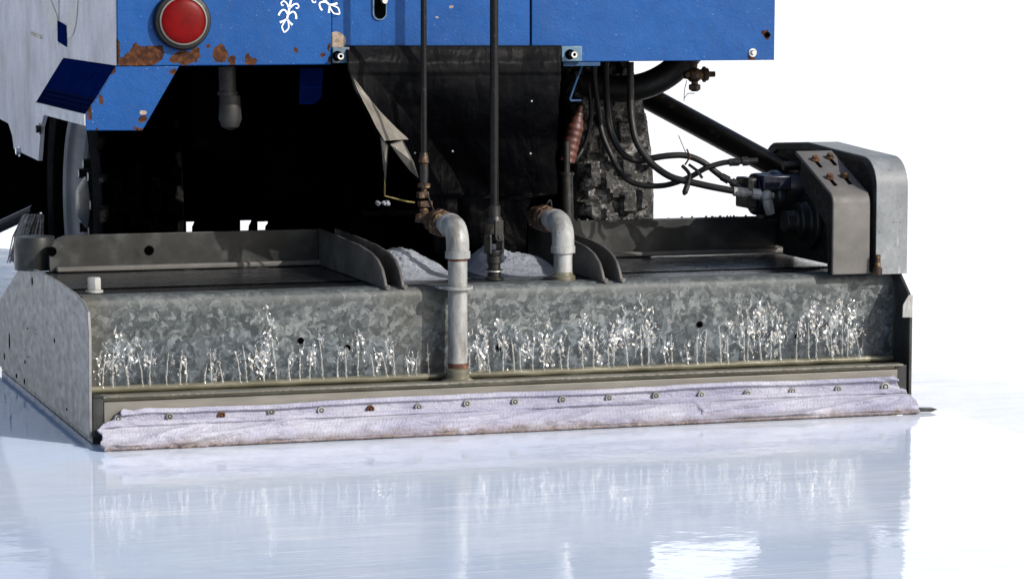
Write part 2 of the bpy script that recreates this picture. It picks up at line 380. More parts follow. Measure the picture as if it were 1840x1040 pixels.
def make_tread_plate():
    t = NT('diamond_plate')
    v = t.n('ShaderNodeTexVoronoi'); v.inputs['Scale'].default_value = 95; v.inputs['Randomness'].default_value = .1
    t.l(t.map(rot=(0, 0, R(45))), v.inputs['Vector'])
    h = t.ramp(v.outputs['Distance'], [(.25, 1.), (.45, 0.)])
    t.set(Base_Color=t.mix(h, (.001, .004, .030), (.010, .016, .05)), Roughness=.8); t.b.inputs['Specular IOR Level'].default_value = .0; t.bump(h, .6, .004); return t.m
M['diamond'] = make_tread_plate()

def make_water():
    t = NT('running_water')
    t.t.nodes.remove(t.b)
    g = t.n('ShaderNodeBsdfGlossy'); g.inputs['Roughness'].default_value = .10; g.inputs['Color'].default_value = (1, 1, 1, 1)
    tr = t.n('ShaderNodeBsdfTransparent'); tr.inputs['Color'].default_value = (.97, .98, .98, 1)
    df = t.n('ShaderNodeBsdfDiffuse'); df.inputs['Color'].default_value = (.9, .92, .95, 1)
    m1 = t.n('ShaderNodeMixShader'); m1.inputs[0].default_value = .16; t.l(tr.outputs[0], m1.inputs[1]); t.l(g.outputs[0], m1.inputs[2])
    m2 = t.n('ShaderNodeMixShader'); t.l(t.ramp(t.noise(130, 4, .65), [(.54, .015), (.68, .28)]), m2.inputs[0]); t.l(m1.outputs[0], m2.inputs[1]); t.l(df.outputs[0], m2.inputs[2])  # white diffuse specks paint in the glints on the water
    t.l(m2.outputs[0], t.out.inputs[0]); return t.m
M['water'] = make_water()

def make_ice():
    t = NT('rink_ice'); o = t.xyz(); x, y = o['X'], o['Y']
    # scratches left by skates: long thin streaks in several directions
    sc_ = None
    for k, (ang, sx, sy, th) in enumerate(((14, 2.6, 120, .70), (-33, 3.1, 110, .68), (48, 2.4, 120, .66), (-64, 2.2, 95, .65), (84, 1.9, 110, .65), (-80, 3.0, 140, .62), (70, 2.2, 130, .62), (98, 1.6, 120, .62))):
        n = t.noise(1.0, 2.5, .55, t.map(scale=(sx, sy, 1), rot=(0, 0, R(ang)), loc=(k*7.3, k*3.1, 0)), dist=.5)
        s = t.ramp(n, [(th, 0.), (th+.06, 1.)]); sc_ = s if sc_ is None else t.math('MAXIMUM', sc_, s)
    brk = t.ramp(t.noise(1.6, 4, .6, t.map(loc=(5, 2, 0))), [(.38, .05), (.60, 1.)])
    fl = t.ramp(t.noise(55, 3, .6, t.map(scale=(1, 1.6, 1))), [(.70, 0.), (.74, .9)]); sc_ = t.math('MAXIMUM', t.math('MULTIPLY', sc_, brk), t.math('MULTIPLY', fl, brk))
    # resurfaced (wet) strip behind the towel; everything else is dry and snowy
    edge = t.math('ADD', x, t.math('MULTIPLY', t.math('SUBTRACT', t.noise(9, 6, .7), .5), .10))
    wx = t.ramp(edge, [(0., 1.), (1., 1.)])
    inx = t.math('LESS_THAN', edge, 2.17); iny = t.math('LESS_THAN', y, -.06)
    left = t.ramp(t.math('ADD', t.math('MULTIPLY', x, .5), .9), [(.0, .35), (.9, 1.)])
    wet = t.math('MAXIMUM', t.math('MULTIPLY', inx, iny), t.math('LESS_THAN', x, .02))
    big = t.noise(.9, 5, .6, t.map(scale=(1, 1, 1)))
    cw = t.ramp(big, [(.3, (.48, .57, .73)), (.5, (.55, .63, .76)), (.7, (.62, .68, .78))])
    cw = t.mix(t.math('MULTIPLY', sc_, .75), cw, (.86, .89, .93))
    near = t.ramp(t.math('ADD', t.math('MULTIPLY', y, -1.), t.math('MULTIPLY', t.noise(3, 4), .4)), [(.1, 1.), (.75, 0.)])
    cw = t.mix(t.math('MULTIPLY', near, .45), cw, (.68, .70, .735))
    wl_ = t.ramp(t.math('ABSOLUTE', t.math('SUBTRACT', edge, 2.17)), [(.0, .55), (.035, 0.)]); cw = t.mix(wl_, cw, (.36, .43, .55))
    lx = t.math('LESS_THAN', x, .02); cw = t.mix(t.math('MULTIPLY', lx, t.ramp(t.math('ADD', y, t.noise(4, 3)), [(.0, 0.), (.4, 1.)])), cw, (.57, .68, .86))  # blue tint painted in where the end plate's shadow lies
    cd = t.ramp(t.noise(2.6, 8, .7, t.map(scale=(1, 1.4, 1))), [(.3, (.90, .92, .96)), (.5, (.95, .96, .97)), (.7, (.97, .97, .97))])
    cn = t.ramp(t.noise(3.2, 9, .72, t.map(scale=(1, 2.2, 1))), [(.3, (.60, .66, .78)), (.5, (.73, .77, .84)), (.7, (.82, .845, .88))])
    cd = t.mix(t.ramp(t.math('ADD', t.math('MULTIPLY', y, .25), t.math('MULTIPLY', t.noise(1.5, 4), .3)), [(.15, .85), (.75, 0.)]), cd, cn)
    cd = t.mix(t.math('MULTIPLY', sc_, .8), cd, (.50, .58, .70))
    t.set(Base_Color=t.mix(wet, cd, cw))
    rw = t.ramp(t.noise(3.5, 5, .6), [(.35, .015), (.7, .07)]); rw = t.math('ADD', rw, t.math('MULTIPLY', sc_, .05))
    rd = t.ramp(t.noise(8, 5, .6), [(.3, .3), (.7, .55)])
    t.set(Roughness=t.mix(wet, rd, rw)); t.set(IOR=1.33)
    rip = t.noise(9, 3, .55, t.map(scale=(1.0, 1.3, 1)))
    fine = t.noise(34, 3, .5, t.map(scale=(.7, 1.2, 1)))
    hw = t.math('ADD', t.math('MULTIPLY', rip, .0042), t.math('ADD', t.math('MULTIPLY', fine, .0003), t.math('MULTIPLY', sc_, .00002)))
    hd = t.math('ADD', t.math('MULTIPLY', t.noise(40, 5, .65), .006), t.math('MULTIPLY', sc_, -.002))
    t.bump(t.mix(wet, hd, hw), 1.0, .25)
    return t.m
M['ice'] = make_ice()

# ------------------------------------------------------------------ setting
bm = bmesh.new(); box(bm, -300, 300, -60, 700, -.3, 0)
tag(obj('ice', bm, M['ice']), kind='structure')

# ------------------------------------------------------------------ the ice resurfacer
rt = bpy.data.objects.new('ice_resurfacer', None); col.objects.link(rt); rt.location = ROOT; WORLD[rt.name] = ROOT
tag(rt, 'blue and white ice resurfacing machine with rusty tail panel and galvanized conditioner laying water', 'ice resurfacer')
def part(name, bm, mat, **k): return obj(name, bm, mat, rt, **k)
def lab(o, s): o['label'] = s; return o

XL, XR = .16, 1.905
ZT = 1.55
# rear panels
zb = P(300, 119, y=YB).z; z2 = P(750, 86, y=YB).z; z3 = P(1200, 110, y=YB).z
xa = P(596, 60, y=YB).x; xb = P(954, 60, y=YB).x
bm = bmesh.new(); box(bm, XL, xa, YB, YB+.012, zb, ZT)
panL = lab(part('rear_panel', bm, M['blue_left'], bevel=.003), 'left rear panel with rust along its lower edge and a snowflake decal')
bm = bmesh.new(); box(bm, xa+.002, xb, YB+.008, YB+.02, z2, ZT)
panM = lab(part('rear_panel', bm, M['blue_mid'], bevel=.002), 'middle rear panel with a slot')
bm = bmesh.new()
prism(bm, [(xb+.004, YB+.006, z2), (P(1010, 86, y=YB).x, YB+.006, z2), (P(1012, 110, y=YB).x, YB+.006, z3), (XR, YB+.006, z3), (XR+.004, YB+.006, ZT), (xb+.004, YB+.006, ZT)], (0, .014, 0))
panR = lab(part('rear_panel', bm, M['blue_right'], bevel=.002), 'right rear panel')
bm = bmesh.new()   # dark seam strip behind the gap between the panels
box(bm, xb-.004, xb+.008, YB+.021, YB+.03, z2, ZT)
obj('seam', bm, M['black'], panM)
# lower return flange of the panels
bm = bmesh.new(); box(bm, P(325, 119, y=YB).x, xa, YB+.013, YB+.05, zb, zb+.006); obj('flange', bm, M['blue_dark'], panL)
bm = bmesh.new(); box(bm, P(1050, 110, y=YB).x, XR-.003, YB+.021, YB+.06, z3+.0, z3+.006); obj('flange', bm, M['blackpaint'], panR)

# slot with bright edge
def slot_poly(grow):
    c0, c1 = P(683, -30, y=YB), P(683, 24, y=YB); r = .0145+grow; pts = []
    for k in range(13): a = math.pi+math.pi*k/12; pts.append(Vector((c1.x+r*math.cos(a), 0, c1.z+r*math.sin(a))))
    for k in range(13): a = math.pi*k/12; pts.append(Vector((c0.x+r*math.cos(a), 0, c0.z+r*math.sin(a))))
    return pts
bm = bmesh.new(); prism(bm, [p+Vector((0, YB+.003, 0)) for p in slot_poly(.0035)], (0, .006, 0)); sl = obj('slot_edge', bm, M['ltblue'], panM)
bm = bmesh.new(); prism(bm, [p+Vector((.001, YB+.0005, 0)) for p in slot_poly(0)], (0, .006, 0)); obj('slot', bm, M['black'], panM)
bm = bmesh.new(); c = P(692, 2, y=YB-.02); cyl(bm, c, c+Vector((0, .02, 0)), .007, seg=16); obj('slot_pin', bm, M['chrome'], panM)
# lever above the frame that throws the diagonal shadow
# snowflake decal
C0 = (532, -44)
def flake():
    bm = bmesh.new(); N = (0, -1, 0)
    for k in range(6):
        a = R(101.6+60*k); ca, sa = math.cos(a), math.sin(a)
        def q(t, s): return P(C0[0]+t*ca-s*sa, C0[1]+t*sa+s*ca, y=YB-.0012)
        def st(pts, w):
            pp = smooth_path([q(*p) for p in pts], 6); n = len(pp)
            ww = [(w[0]+(w[1]-w[0])*i/(n-1))*.00118 for i in range(n)] if isinstance(w, tuple) else w*.00118
            ribbon(bm, pp, ww, N)
        st([(14, 0), (60, 0), (82, 0)], (5, 4))
        for s in (-1, 1):
            st([(80, 0), (86, s*3.5), (95, s*6), (100, s*4), (105, 0)], 2.8)
            st([(80, s*1), (85, s*6), (89, s*11.5)], (1.6, 5))
            st([(72, s*1), (66, s*6), (66, s*11), (72, s*15), (77, s*16)], (2.5, 4.2))
            st([(60, s*1), (53, s*6), (50, s*12), (54, s*16), (58, s*14), (57, s*11)], (3.5, 2.2))
            st([(42, s*1), (36, s*8), (33, s*16), (28, s*20)], (4.5, 2.5))
            st([(24, 0), (18, s*7), (12, s*8)], 3)
    return bm
lab(obj('snowflake_decal', flake(), M['white'], panL), 'white snowflake decal')

# tail light
c = P(326, 38, y=YB)
bm = bmesh.new(); stack(bm, c, (0, -1, 0), [(.0, .072), (.012, .072), (.022, .068), (.024, .060), (.016, .058)], 48)
tl = part('tail_light', bm, M['rubber'], smooth=True)
bm = bmesh.new(); stack(bm, c+Vector((0, -.015, 0)), (0, -1, 0), [(0, .0595), (.012, .0595), (.014, .056), (.010, .0555)], 48); obj('trim_ring', bm, M['bar'], tl, smooth=True)
bm = bmesh.new(); stack(bm, c+Vector((0, -.017, 0)), (0, -1, 0), [(0, .0552)]+[(.008+.010*math.sin(a), .0552*math.cos(a)) for a in [R(q) for q in (5, 20, 40, 60, 80, 89)]], 48)
lab(obj('lens', bm, M['lens'], tl, smooth=True), 'round red lens')

# small fixings on the rear
def bolt(p, d, r, h, mat, parent, name='bolt', hexa=True, washer=None):
    bm = bmesh.new(); d = Vector(d)
    if washer: stack(bm, p, d, [(0, washer), (.003, washer)], 20); p = Vector(p)+d*.003
    stack(bm, p, d, [(0, r), (h*.8, r), (h, r*.8)], 6 if hexa else 16)
    return obj(name, bm, mat, parent)
for (px, py, r_) in ((1379, 63, .0075),):
    c = P(px, py, y=YB+.005); bm = bmesh.new(); stack(bm, c, (0, -1, 0), [(0, r_), (.0015, r_), (.0016, r_*.3)], 20); obj('hole', bm, M['black'], panR)
bolt(P(1352, 95, y=YB+.006), (0, -1, 0), .0075, .010, M['chrome'], panR, washer=.011)
for (x0, y0, x1, y1, bx, by) in ((598, 85, 628, 114, 606, 101), (1009, 83, 1046, 111, 1024, 98)):
    a, b = P(x0, y1, y=YB-.006), P(x1, y0, y=YB-.006)
    bm = bmesh.new(); box(bm, a.x, b.x, YB-.008, YB+.004, a.z, b.z)
    br = part('corner_bracket', bm, M['ltblue'], bevel=.002)
    c = P(bx, by, y=YB-.008); bm = bmesh.new(); stack(bm, c, (0, -1, 0), [(0, .013), (.004, .013), (.004, .007)], 16); obj('bolt_hole', bm, M['black'], br)
    bm = bmesh.new(); cyl(bm, c+Vector((0, -.001, 0)), c+Vector((0, -.034, 0)), .0075, seg=16); obj('stud', bm, M['grimy_black'], br)
    bm = bmesh.new(); stack(bm, c+Vector((0, -.034, 0)), (0, -1, 0), [(0, .008), (.003, .008), (.0028, .0045), (-.001, .004)], 16); obj('stud_end', bm, M['chrome'], br)

# left side panel (plane x = XL) with wheel arches
S = lambda px, py: P(px, py, x=XL)
low = [S(196, 124), S(150, 158), S(92, 190), S(80, 203), S(73, 228), S(69, 289), S(25, 268), S(22, 245), S(15, 222), S(0, 214)]
pts = [Vector((XL, YB+.013, ZT)), Vector((XL, YB+.013, zb))]+low
# front wheel arch over the hidden front wheel, then the nose
pts += [Vector((XL, 2.72, .70)), Vector((XL, 3.02, .62)), Vector((XL, 3.16, .5)), Vector((XL, 3.6, .5)), Vector((XL, 3.7, .8)), Vector((XL, 3.7, ZT))]
bm = bmesh.new(); prism(bm, pts, (.012, 0, 0))
side = lab(part('side_panel', bm, M['side']), 'grimy white left side panel with wheel arches')
bm = bmesh.new(); box(bm, XR-.012, XR-.001, YB+.021, 3.7, z3, ZT)
lab(part('side_panel', bm, M['side']), 'right side panel')
bm = bmesh.new(); box(bm, XL+.013, XR-.013, 3.6, 3.69, .5, ZT); part('nose_panel', bm, M['blue_dark'])
bm = bmesh.new(); box(bm, XL+.013, XR-.013, YB+.07, 3.59, .93, ZT-.01); part('body_core', bm, M['black'])
bm = bmesh.new(); box(bm, XL+.005, XR-.005, YB+.012, 3.65, ZT+.001, ZT+.012); part('top_deck', bm, M['blue_dark'])
# faded lettering and seam on the side panel
bm = bmesh.new(); N = (-1, 0, 0)
def SO(px, py): return P(px, py, x=XL-.0015)
ribbon(bm, smooth_path([SO(82, -14), SO(85, 12), SO(94, 32), SO(103, 41)], 6), [.03+.05*math.sin(math.pi*i/18) for i in range(19)], N)
lab(obj('letter', bm, M['cream'], side), 'left curve of faded cream lettering'); bm = bmesh.new()
ribbon(bm, smooth_path([SO(120, 48), SO(129, 40), SO(134, 20), SO(136, -12)], 6), [.07]*19, N)
lab(obj('letter', bm, M['cream'], side), 'right curve of faded cream lettering')
bm = bmesh.new(); ribbon(bm, [SO(111.5, 42), SO(111.5, 80)], .15, N); obj('blue_patch', bm, M['blue_dark'], side)
bm = bmesh.new(); ribbon(bm, [SO(105, -5), SO(105, 80)], .012, N); obj('seam', bm, M['grimy_black'], side); bm = bmesh.new(); ribbon(bm, [SO(55, 60), SO(75, 68)], .01, N); obj('seam', bm, M['grimy_black'], side)
for (px, py) in ((72, 232), (36, 272)):
    c = P(px, py, x=XL); bolt(c, (-1, 0, 0), .012, .01, M['grimy_black'] if px > 40 else M['chrome'], side, washer=.016)

# step on the left rear corner
Y = YB+.001
bm = bmesh.new()
poly = [P(208, 119.6, y=Y), P(322, 119.6, y=Y), P(256, 235, y=Y), P(154, 235, y=Y), P(153, 206, y=Y), P(173, 177, y=Y)]
prism(bm, poly, (0, .008, 0))
step = lab(part('step', bm, M['blue_step'], bevel=.002), 'blue step bracket under the left rear corner')
Y0, Y1 = YB+.010, P(115, 85, x=XL).y
tp = P(208, 120, y=YB); bt = P(173, 177, y=YB); lp = P(154, 207, y=YB); lb = P(154, 226, y=YB)
bm = bmesh.new(); a = Vector((XL-.002, 0, tp.z)); b = Vector((bt.x, 0, bt.z))
prism(bm, [Vector((XL-.004, Y0, tp.z)), Vector((bt.x, Y0, bt.z)), Vector((bt.x, Y1, bt.z)), Vector((XL-.004, Y1, tp.z))], (.006, 0, .003))
obj('step_back', bm, M['blue_dark'], step)
bm = bmesh.new(); prism(bm, [Vector((bt.x, Y0, bt.z)), Vector((lp.x+.001, Y0, lp.z)), Vector((lp.x+.001, Y1, lp.z)), Vector((bt.x, Y1, bt.z))], (0, 0, -.005))
obj('tread', bm, M['diamond'], step)
bm = bmesh.new(); prism(bm, [Vector((lp.x-.003, Y0-.008, lp.z+.002)), Vector((lp.x-.003, Y0-.008, lb.z)), Vector((lp.x-.003, Y1, lb.z)), Vector((lp.x-.003, Y1, lp.z+.002))], (.004, 0, 0))
lab(obj('step_lip', bm, plain('lip_metal', [(.3, (.34, .34, .35)), (.7, (.58, .58, .59))], 18, (.45, .6), 0, .1), step), 'bare metal step lip')
bm = bmesh.new(); prism(bm, [Vector((XL-.004, Y1, tp.z)), Vector((bt.x, Y1, bt.z)), Vector((lp.x, Y1, lb.z)), Vector((XL-.004, Y1, lb.z))], (0, .005, 0)); obj('step_end', bm, M['side'], step)

# ------------------------------------------------------------------ wheels
def tyre_mesh(Ro, Ri, W, lugs=True):
    bm = bmesh.new(); NTH = 480 if lugs else 96; prof = []
    h = W/2
    base = [(-h*.72, Ri), (-h*.95, Ri+.05), (-h, (Ro+Ri)/2), (-h*.96, Ro-.05), (-h*.86, Ro-.018), (-h*.74, Ro)]
    mid = [(-h*.74+h*1.48*k/20, Ro) for k in range(1, 20)]
    prof = base+mid+[(-a, b) for a, b in base[::-1]]
    rings = []
    for i in range(NTH):
        th = 2*math.pi*i/NTH; ring = []
        for s, r in prof:
            rr = r
            if lugs and r > Ro-.03:
                u = s/h
                c1 = ((th*30/(2*math.pi)) + .55*abs(u) + (.5 if u > 0 else 0) + .22*noise.noise(Vector((u*3, math.cos(th)*9, math.sin(th)*9)))) % 1.0
                lug = 1.0 if .22 < c1 < .82 else 0.0
                if abs(u) < .07: lug = 0.0
                if .40 < abs(u) < .46: lug = 0.0
                rr = r - .030*(1-lug) + .006*noise.noise(Vector((s*48, math.cos(th)*26, math.sin(th)*26))) + .006*noise.noise(Vector((s*110, math.cos(th)*60, math.sin(th)*60)))
            ring.append(bm.verts.new((s, rr*math.sin(th), rr*math.cos(th))))
        rings.append(ring)
    n = len(prof)
    for i in range(NTH):
        a, b = rings[i], rings[(i+1) % NTH]
        for k in range(n-1): bm.faces.new((a[k], a[k+1], b[k+1], b[k]))
    return bm
def rim_mesh(Ri):
    bm = bmesh.new(); seg = 64   # outer face towards -x
    prof = [(-.085, Ri+.012), (-.092, Ri+.004), (-.085, Ri-.008), (-.05, Ri-.022), (-.035, Ri-.04), (.02, Ri-.05), (.045, Ri-.075), (.05, .15), (.03, .12), (.03, .0)]
    rings = [[bm.verts.new((s, r*math.sin(2*math.pi*i/seg), r*math.cos(2*math.pi*i/seg))) for i in range(seg)] for s, r in prof[:-1]]
    for a, b in zip(rings, rings[1:]):
        for i in range(seg): bm.faces.new((a[i], a[(i+1) % seg], b[(i+1) % seg], b[i]))
    bm.faces.new(rings[-1]); return bm
def hub_mesh():
    bm = bmesh.new(); stack(bm, (.045, 0, 0), (-1, 0, 0), [(0, .125), (.05, .12), (.06, .075), (.12, .07), (.14, .04)], 24)
    for k in range(8):
        a = 2*math.pi*k/8; p = Vector((.02, .105*math.sin(a), .105*math.cos(a))); stack(bm, p, (-1, 0, 0), [(0, .026), (.06, .024), (.075, .014), (.10, .013)], 8)
    return bm
TR, RIMR = .478, .262
HL = Vector((.292, 1.27, TR))
def wheel(o):
    w = part('wheel', rim_mesh(RIMR), M['rim'], origin=o, smooth=True)
    obj('tyre', tyre_mesh(TR, RIMR, .23), M['tyre'], w, origin=o, smooth=True, angle=40)
    obj('hub', hub_mesh(), M['blackpaint'], w, origin=o, smooth=True)
    return w
wl = lab(wheel(HL), 'left rear wheel with a grey rim under the step')
def copy_wheel(src, o, flip, label, slush=False):
    w = src.copy(); col.objects.link(w); WORLD[w.name] = o; w.location = o-ROOT; w.rotation_euler = (R(23), 0, R(180) if flip else 0); w['label'] = label
    for ch in src.children:
        c = ch.copy(); col.objects.link(c); c.parent = w; c.location = (0, 0, 0)
        if slush and c.name.startswith('tyre'): c.material_slots[0].link = 'OBJECT'; c.material_slots[0].material = slush
    return w
copy_wheel(wl, Vector((1.60, 1.27, TR)), True, 'right rear wheel with slush packed in its chunky tread', M['tyre_slush'])
copy_wheel(wl, Vector((.56, 3.12, TR)), False, 'left front wheel in shadow', M['black'])  # front tyres made black, shade under the body put into their colour
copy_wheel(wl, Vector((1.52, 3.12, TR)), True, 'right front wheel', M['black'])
bm = bmesh.new(); cyl(bm, (.42, 1.27, TR), (1.56, 1.27, TR), .06); stack(bm, (1.03, 1.12, TR), (0, 1, 0), [(0, .05), (.05, .15), (.15, .18), (.25, .15), (.3, .05)], 20)
part('rear_axle', bm, M['black'], smooth=True)

# undercarriage painted near-black for the shade there: cross plates with see-through gaps low down
YU = 1.75
wins = []
for (x0, y0, x1, y1) in ((335, 395, 352, 422), (432, 393, 455, 420), (463, 398, 485, 418)):
    a, b = P(x0, y1, y=YU), P(x1, y0, y=YU); wins.append((a.x, b.x, a.z, b.z))
zl = min(w[2] for w in wins)-.002; zh = max(w[3] for w in wins)
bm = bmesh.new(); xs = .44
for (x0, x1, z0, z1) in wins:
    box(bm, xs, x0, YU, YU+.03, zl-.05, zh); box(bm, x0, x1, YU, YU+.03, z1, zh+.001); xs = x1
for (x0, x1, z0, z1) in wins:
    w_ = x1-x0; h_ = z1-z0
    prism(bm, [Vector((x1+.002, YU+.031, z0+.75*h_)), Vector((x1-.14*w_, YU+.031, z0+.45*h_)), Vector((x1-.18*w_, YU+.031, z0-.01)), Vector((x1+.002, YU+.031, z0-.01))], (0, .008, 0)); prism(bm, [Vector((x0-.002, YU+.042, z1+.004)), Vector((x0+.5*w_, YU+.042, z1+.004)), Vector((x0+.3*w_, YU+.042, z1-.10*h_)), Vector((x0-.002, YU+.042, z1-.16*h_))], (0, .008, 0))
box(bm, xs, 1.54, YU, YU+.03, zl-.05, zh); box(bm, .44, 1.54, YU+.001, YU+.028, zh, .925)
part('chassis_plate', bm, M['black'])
bm = bmesh.new()
for x in (.45, .95): box(bm, x-.03, x+.03, .8, 3.5, .64, .92)
box(bm, .5, 1.5, .95, 1.05, .60, .80); box(bm, .62, .82, .85, 1.15, .5, .7)
part('chassis_frame', bm, M['black'], bevel=.006)
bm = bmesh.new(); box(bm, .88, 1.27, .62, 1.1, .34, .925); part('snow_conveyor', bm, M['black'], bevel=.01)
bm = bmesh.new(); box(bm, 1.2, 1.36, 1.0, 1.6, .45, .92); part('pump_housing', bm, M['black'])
# dim grey drain pipe under the body
bm = bmesh.new(); q = [P(408, 120, y=.62), P(409, 165, y=.62)]; cyl(bm, q[0], q[1], .022); cyl(bm, q[1], P(409, 172, y=.62), .026)
stack(bm, P(413, 172, y=.62), (0, 0, -1), [(0, .026), (.03, .028), (.06, .030), (.08, .022), (.088, .004)], 20)
part('drain_pipe', bm, plain('dim_pipe', [(.3, .008), (.7, .022)], 30, (.5, .7)), smooth=True)
bm = bmesh.new(); prism(bm, [P(540, 122, y=.6), P(582, 122, y=.6), P(578, 175, y=.6), P(566, 188, y=.6), P(538, 188, y=.6)], (0, .01, 0))
part('tow_bracket', bm, M['blue_dark'], bevel=.002)
# black sheet standing in for underbody shadow, and bristle brush on the left
bm = bmesh.new(); prism(bm, [Vector((.19, 1.9, .92)), Vector((.19, 1.9, .41)), Vector((.19, 2.5, .335)), Vector((.19, 3.5, .24)), Vector((.19, 3.5, .92))], (.02, 0, 0)); part('underbody_shadow', bm, M['black'])
bm = bmesh.new(); tube(bm, [P(-20, 416, y=1.75), P(62, 378, y=1.6)], .017, 10)
brush = part('edge_brush', bm, M['blackpaint'])
bm = bmesh.new(); hd = P(60, 386, y=1.6)
for k in range(240):
    u = random.random(); row = random.uniform(-.05, .05)
    foot = P(18+56*u, 466+random.uniform(-10, 8), y=1.6+row); top = hd+Vector(((u-.5)*.05, row*.6, random.uniform(-.004, .004)))
    tube(bm, [top, (top+foot)/2+Vector((random.gauss(0, .004), 0, .006)), foot+Vector((random.gauss(0, .004), 0, 0))], [.0024, .0020, .0012], 4, False)
tag(lab(obj('bristles', bm, M['bristle'], brush), 'pale worn bristles'), kind='stuff')

# ------------------------------------------------------------------ curtain of black vinyl
LE = [(81, 622), (86, 622), (130, 626), (165, 640), (200, 657), (230, 672), (255, 688), (290, 728), (330, 757), (350, 768), (390, 776), (455, 783)]
RE = [(81, 1009), (86, 1009), (120, 1008), (200, 1004), (290, 999), (335, 1003), (349, 1003), (356, 955), (380, 948), (455, 945)]
def curtain(u, v):
    py = 82+373*v; l, r = lerp(LE, py), lerp(RE, py)
    hem = lerp([(86, .446), (112, .424), (131, .428), (134, .436), (250, .50), (360, .54), (455, .545)], py)
    s = u
    flap = max(0, 1-s/lerp([(86, .02), (130, .10), (200, .20), (255, .24), (300, .14), (455, .10)], py))
    amp = lerp([(86, 0), (130, .02), (200, .085), (255, .11), (330, .06), (455, .02)], py)
    y = hem-amp*flap+.030*max(0, 1-abs(s-.28)/.22)*min(1, max(0, (py-130)/60))
    w = min(1, max(0, (py-90)/25))
    y += w*(.005*noise.noise(Vector((s*14+py/70, py/45, 4)))*math.exp(-abs(py-120)/60)+.020*fbm((s*2.6, py/120, 2.2), 1.0, 2)+.012*fbm((s*1.6+py/260, py/200, 7), 1.3, 2))
    ed = fbm((py/25, 3 if u < .5 else 9, 1), 1, 3)*3
    px = l+(r-l)*s+(ed if u in (0., 1.) and py > 120 else 0)
    q = P(px, py, y=y)
    return Vector((q.x, y, q.z))
bm = bmesh.new(); sheet(bm, curtain, 110, 120)
cur = part('curtain', bm, M['vinyl'], smooth=True, angle=180)
sd = cur.modifiers.new('thickness', 'SOLIDIFY'); sd.thickness = .003
# torn flap at its left corner, sunlight painted into its colour
def flap(u, v):
    py = 140+112*v; l = lerp(LE, py)-1.5; w = lerp([(140, 3), (175, 18), (205, 32), (230, 46), (250, 56)], py)
    c = curtain(0, (py-86)/369); q = P(l+w*u, py, y=c.y)
    return Vector((q.x, c.y-.035+.13*u*lerp([(140, .1), (250, .55)], py)+.004*math.sin(v*7+u*3)+.005*fbm((u*2, v*3, 1), 1.2, 2), q.z))
bm = bmesh.new(); sheet(bm, flap, 16, 40); lab(obj('flap', bm, M['vinyl_sunlit'], cur, smooth=True, angle=180), 'sunlit left edge of the curtain, painted pale')
def tri(name, pts, mat, y0, y1):
    bm = bmesh.new(); n = len(pts)
    top = [P(*p, y=y0+(y1-y0)*i/(n-1)) for i, p in enumerate(pts)]
    prism(bm, top, (0, .003, 0)); return obj(name, bm, mat, cur)
tri('flap', [(684, 246), (698, 262), (695, 298), (693, 332), (689, 300), (687, 270)], M['vinyl_sunlit'], .36, .40)
tri('flap', [(701, 259), (724, 252), (744, 292), (752, 320), (738, 308), (716, 281)], M['vinyl_sunlit'], .37, .42)
for (px, py) in ((712, 266), (745, 275), (813, 272), (953, 276), (955, 182)):
    c = P(px, py, y=.355 if px < 730 else .43); bolt(c, (0, -1, 0), .0026, .003, M['zinc'], cur, 'rivet', hexa=False)
bm = bmesh.new(); tube(bm, [P(692, 300, y=.40), P(691, 352, y=.44), P(730, 362, y=.46), P(745, 364, y=.46)], .0022, 6); obj('edge_strip', bm, M['yellow'], cur)

# ------------------------------------------------------------------ conditioner
ZTOP, YF = .338, .10
bm = bmesh.new()   # galvanized housing: front sheet with rolled upper edge, slightly wavy
def hous(u, v):
    x = .008+2.082*u
    tab = [(0, (YF+.004, .098)), (.78, (YF, .318)), (.84, (YF+.004, .330)), (.90, (YF+.016, .3375)), (1, (YF+.06, .339))]
    for (a, p), (b, q) in zip(tab, tab[1:]):
        if v <= b:
            t = (v-a)/(b-a); y = p[0]+(q[0]-p[0])*t; z = p[1]+(q[1]-p[1])*t; break
    return Vector((x, y+.003*fbm((x*1.5, z*2, 3), 1.0, 2), z+.0015*fbm((x*2, 1, 1), 1, 2)))
sheet(bm, hous, 140, 40)
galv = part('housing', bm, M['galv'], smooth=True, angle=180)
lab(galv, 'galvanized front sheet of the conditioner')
bm = bmesh.new(); box(bm, .008, 2.088, YF+.055, .80, .31, ZTOP-.002); top = part('top_plate', bm, M['top'])
bm = bmesh.new(); box(bm, .01, .74, YF+.20, YF+.206, ZTOP-.0018, ZTOP+.0005); obj('seam', bm, M['black'], top); bm = bmesh.new(); box(bm, 1.38, 2.0, YF+.20, YF+.206, ZTOP-.0018, ZTOP+.0005); obj('seam', bm, M['black'], top)
for k, (px, py) in enumerate(((541, 612), (625, 625), (898, 624), (1258, 583), (1434, 603), (1487, 587))):
    c = P(px, py, y=YF-.002); bm = bmesh.new(); stack(bm, c+Vector((0, .003, 0)), (0, -1, 0), [(0, .008), (.003, .0075), (.0031, .003)], 14); obj('hole', bm, M['black'], galv)
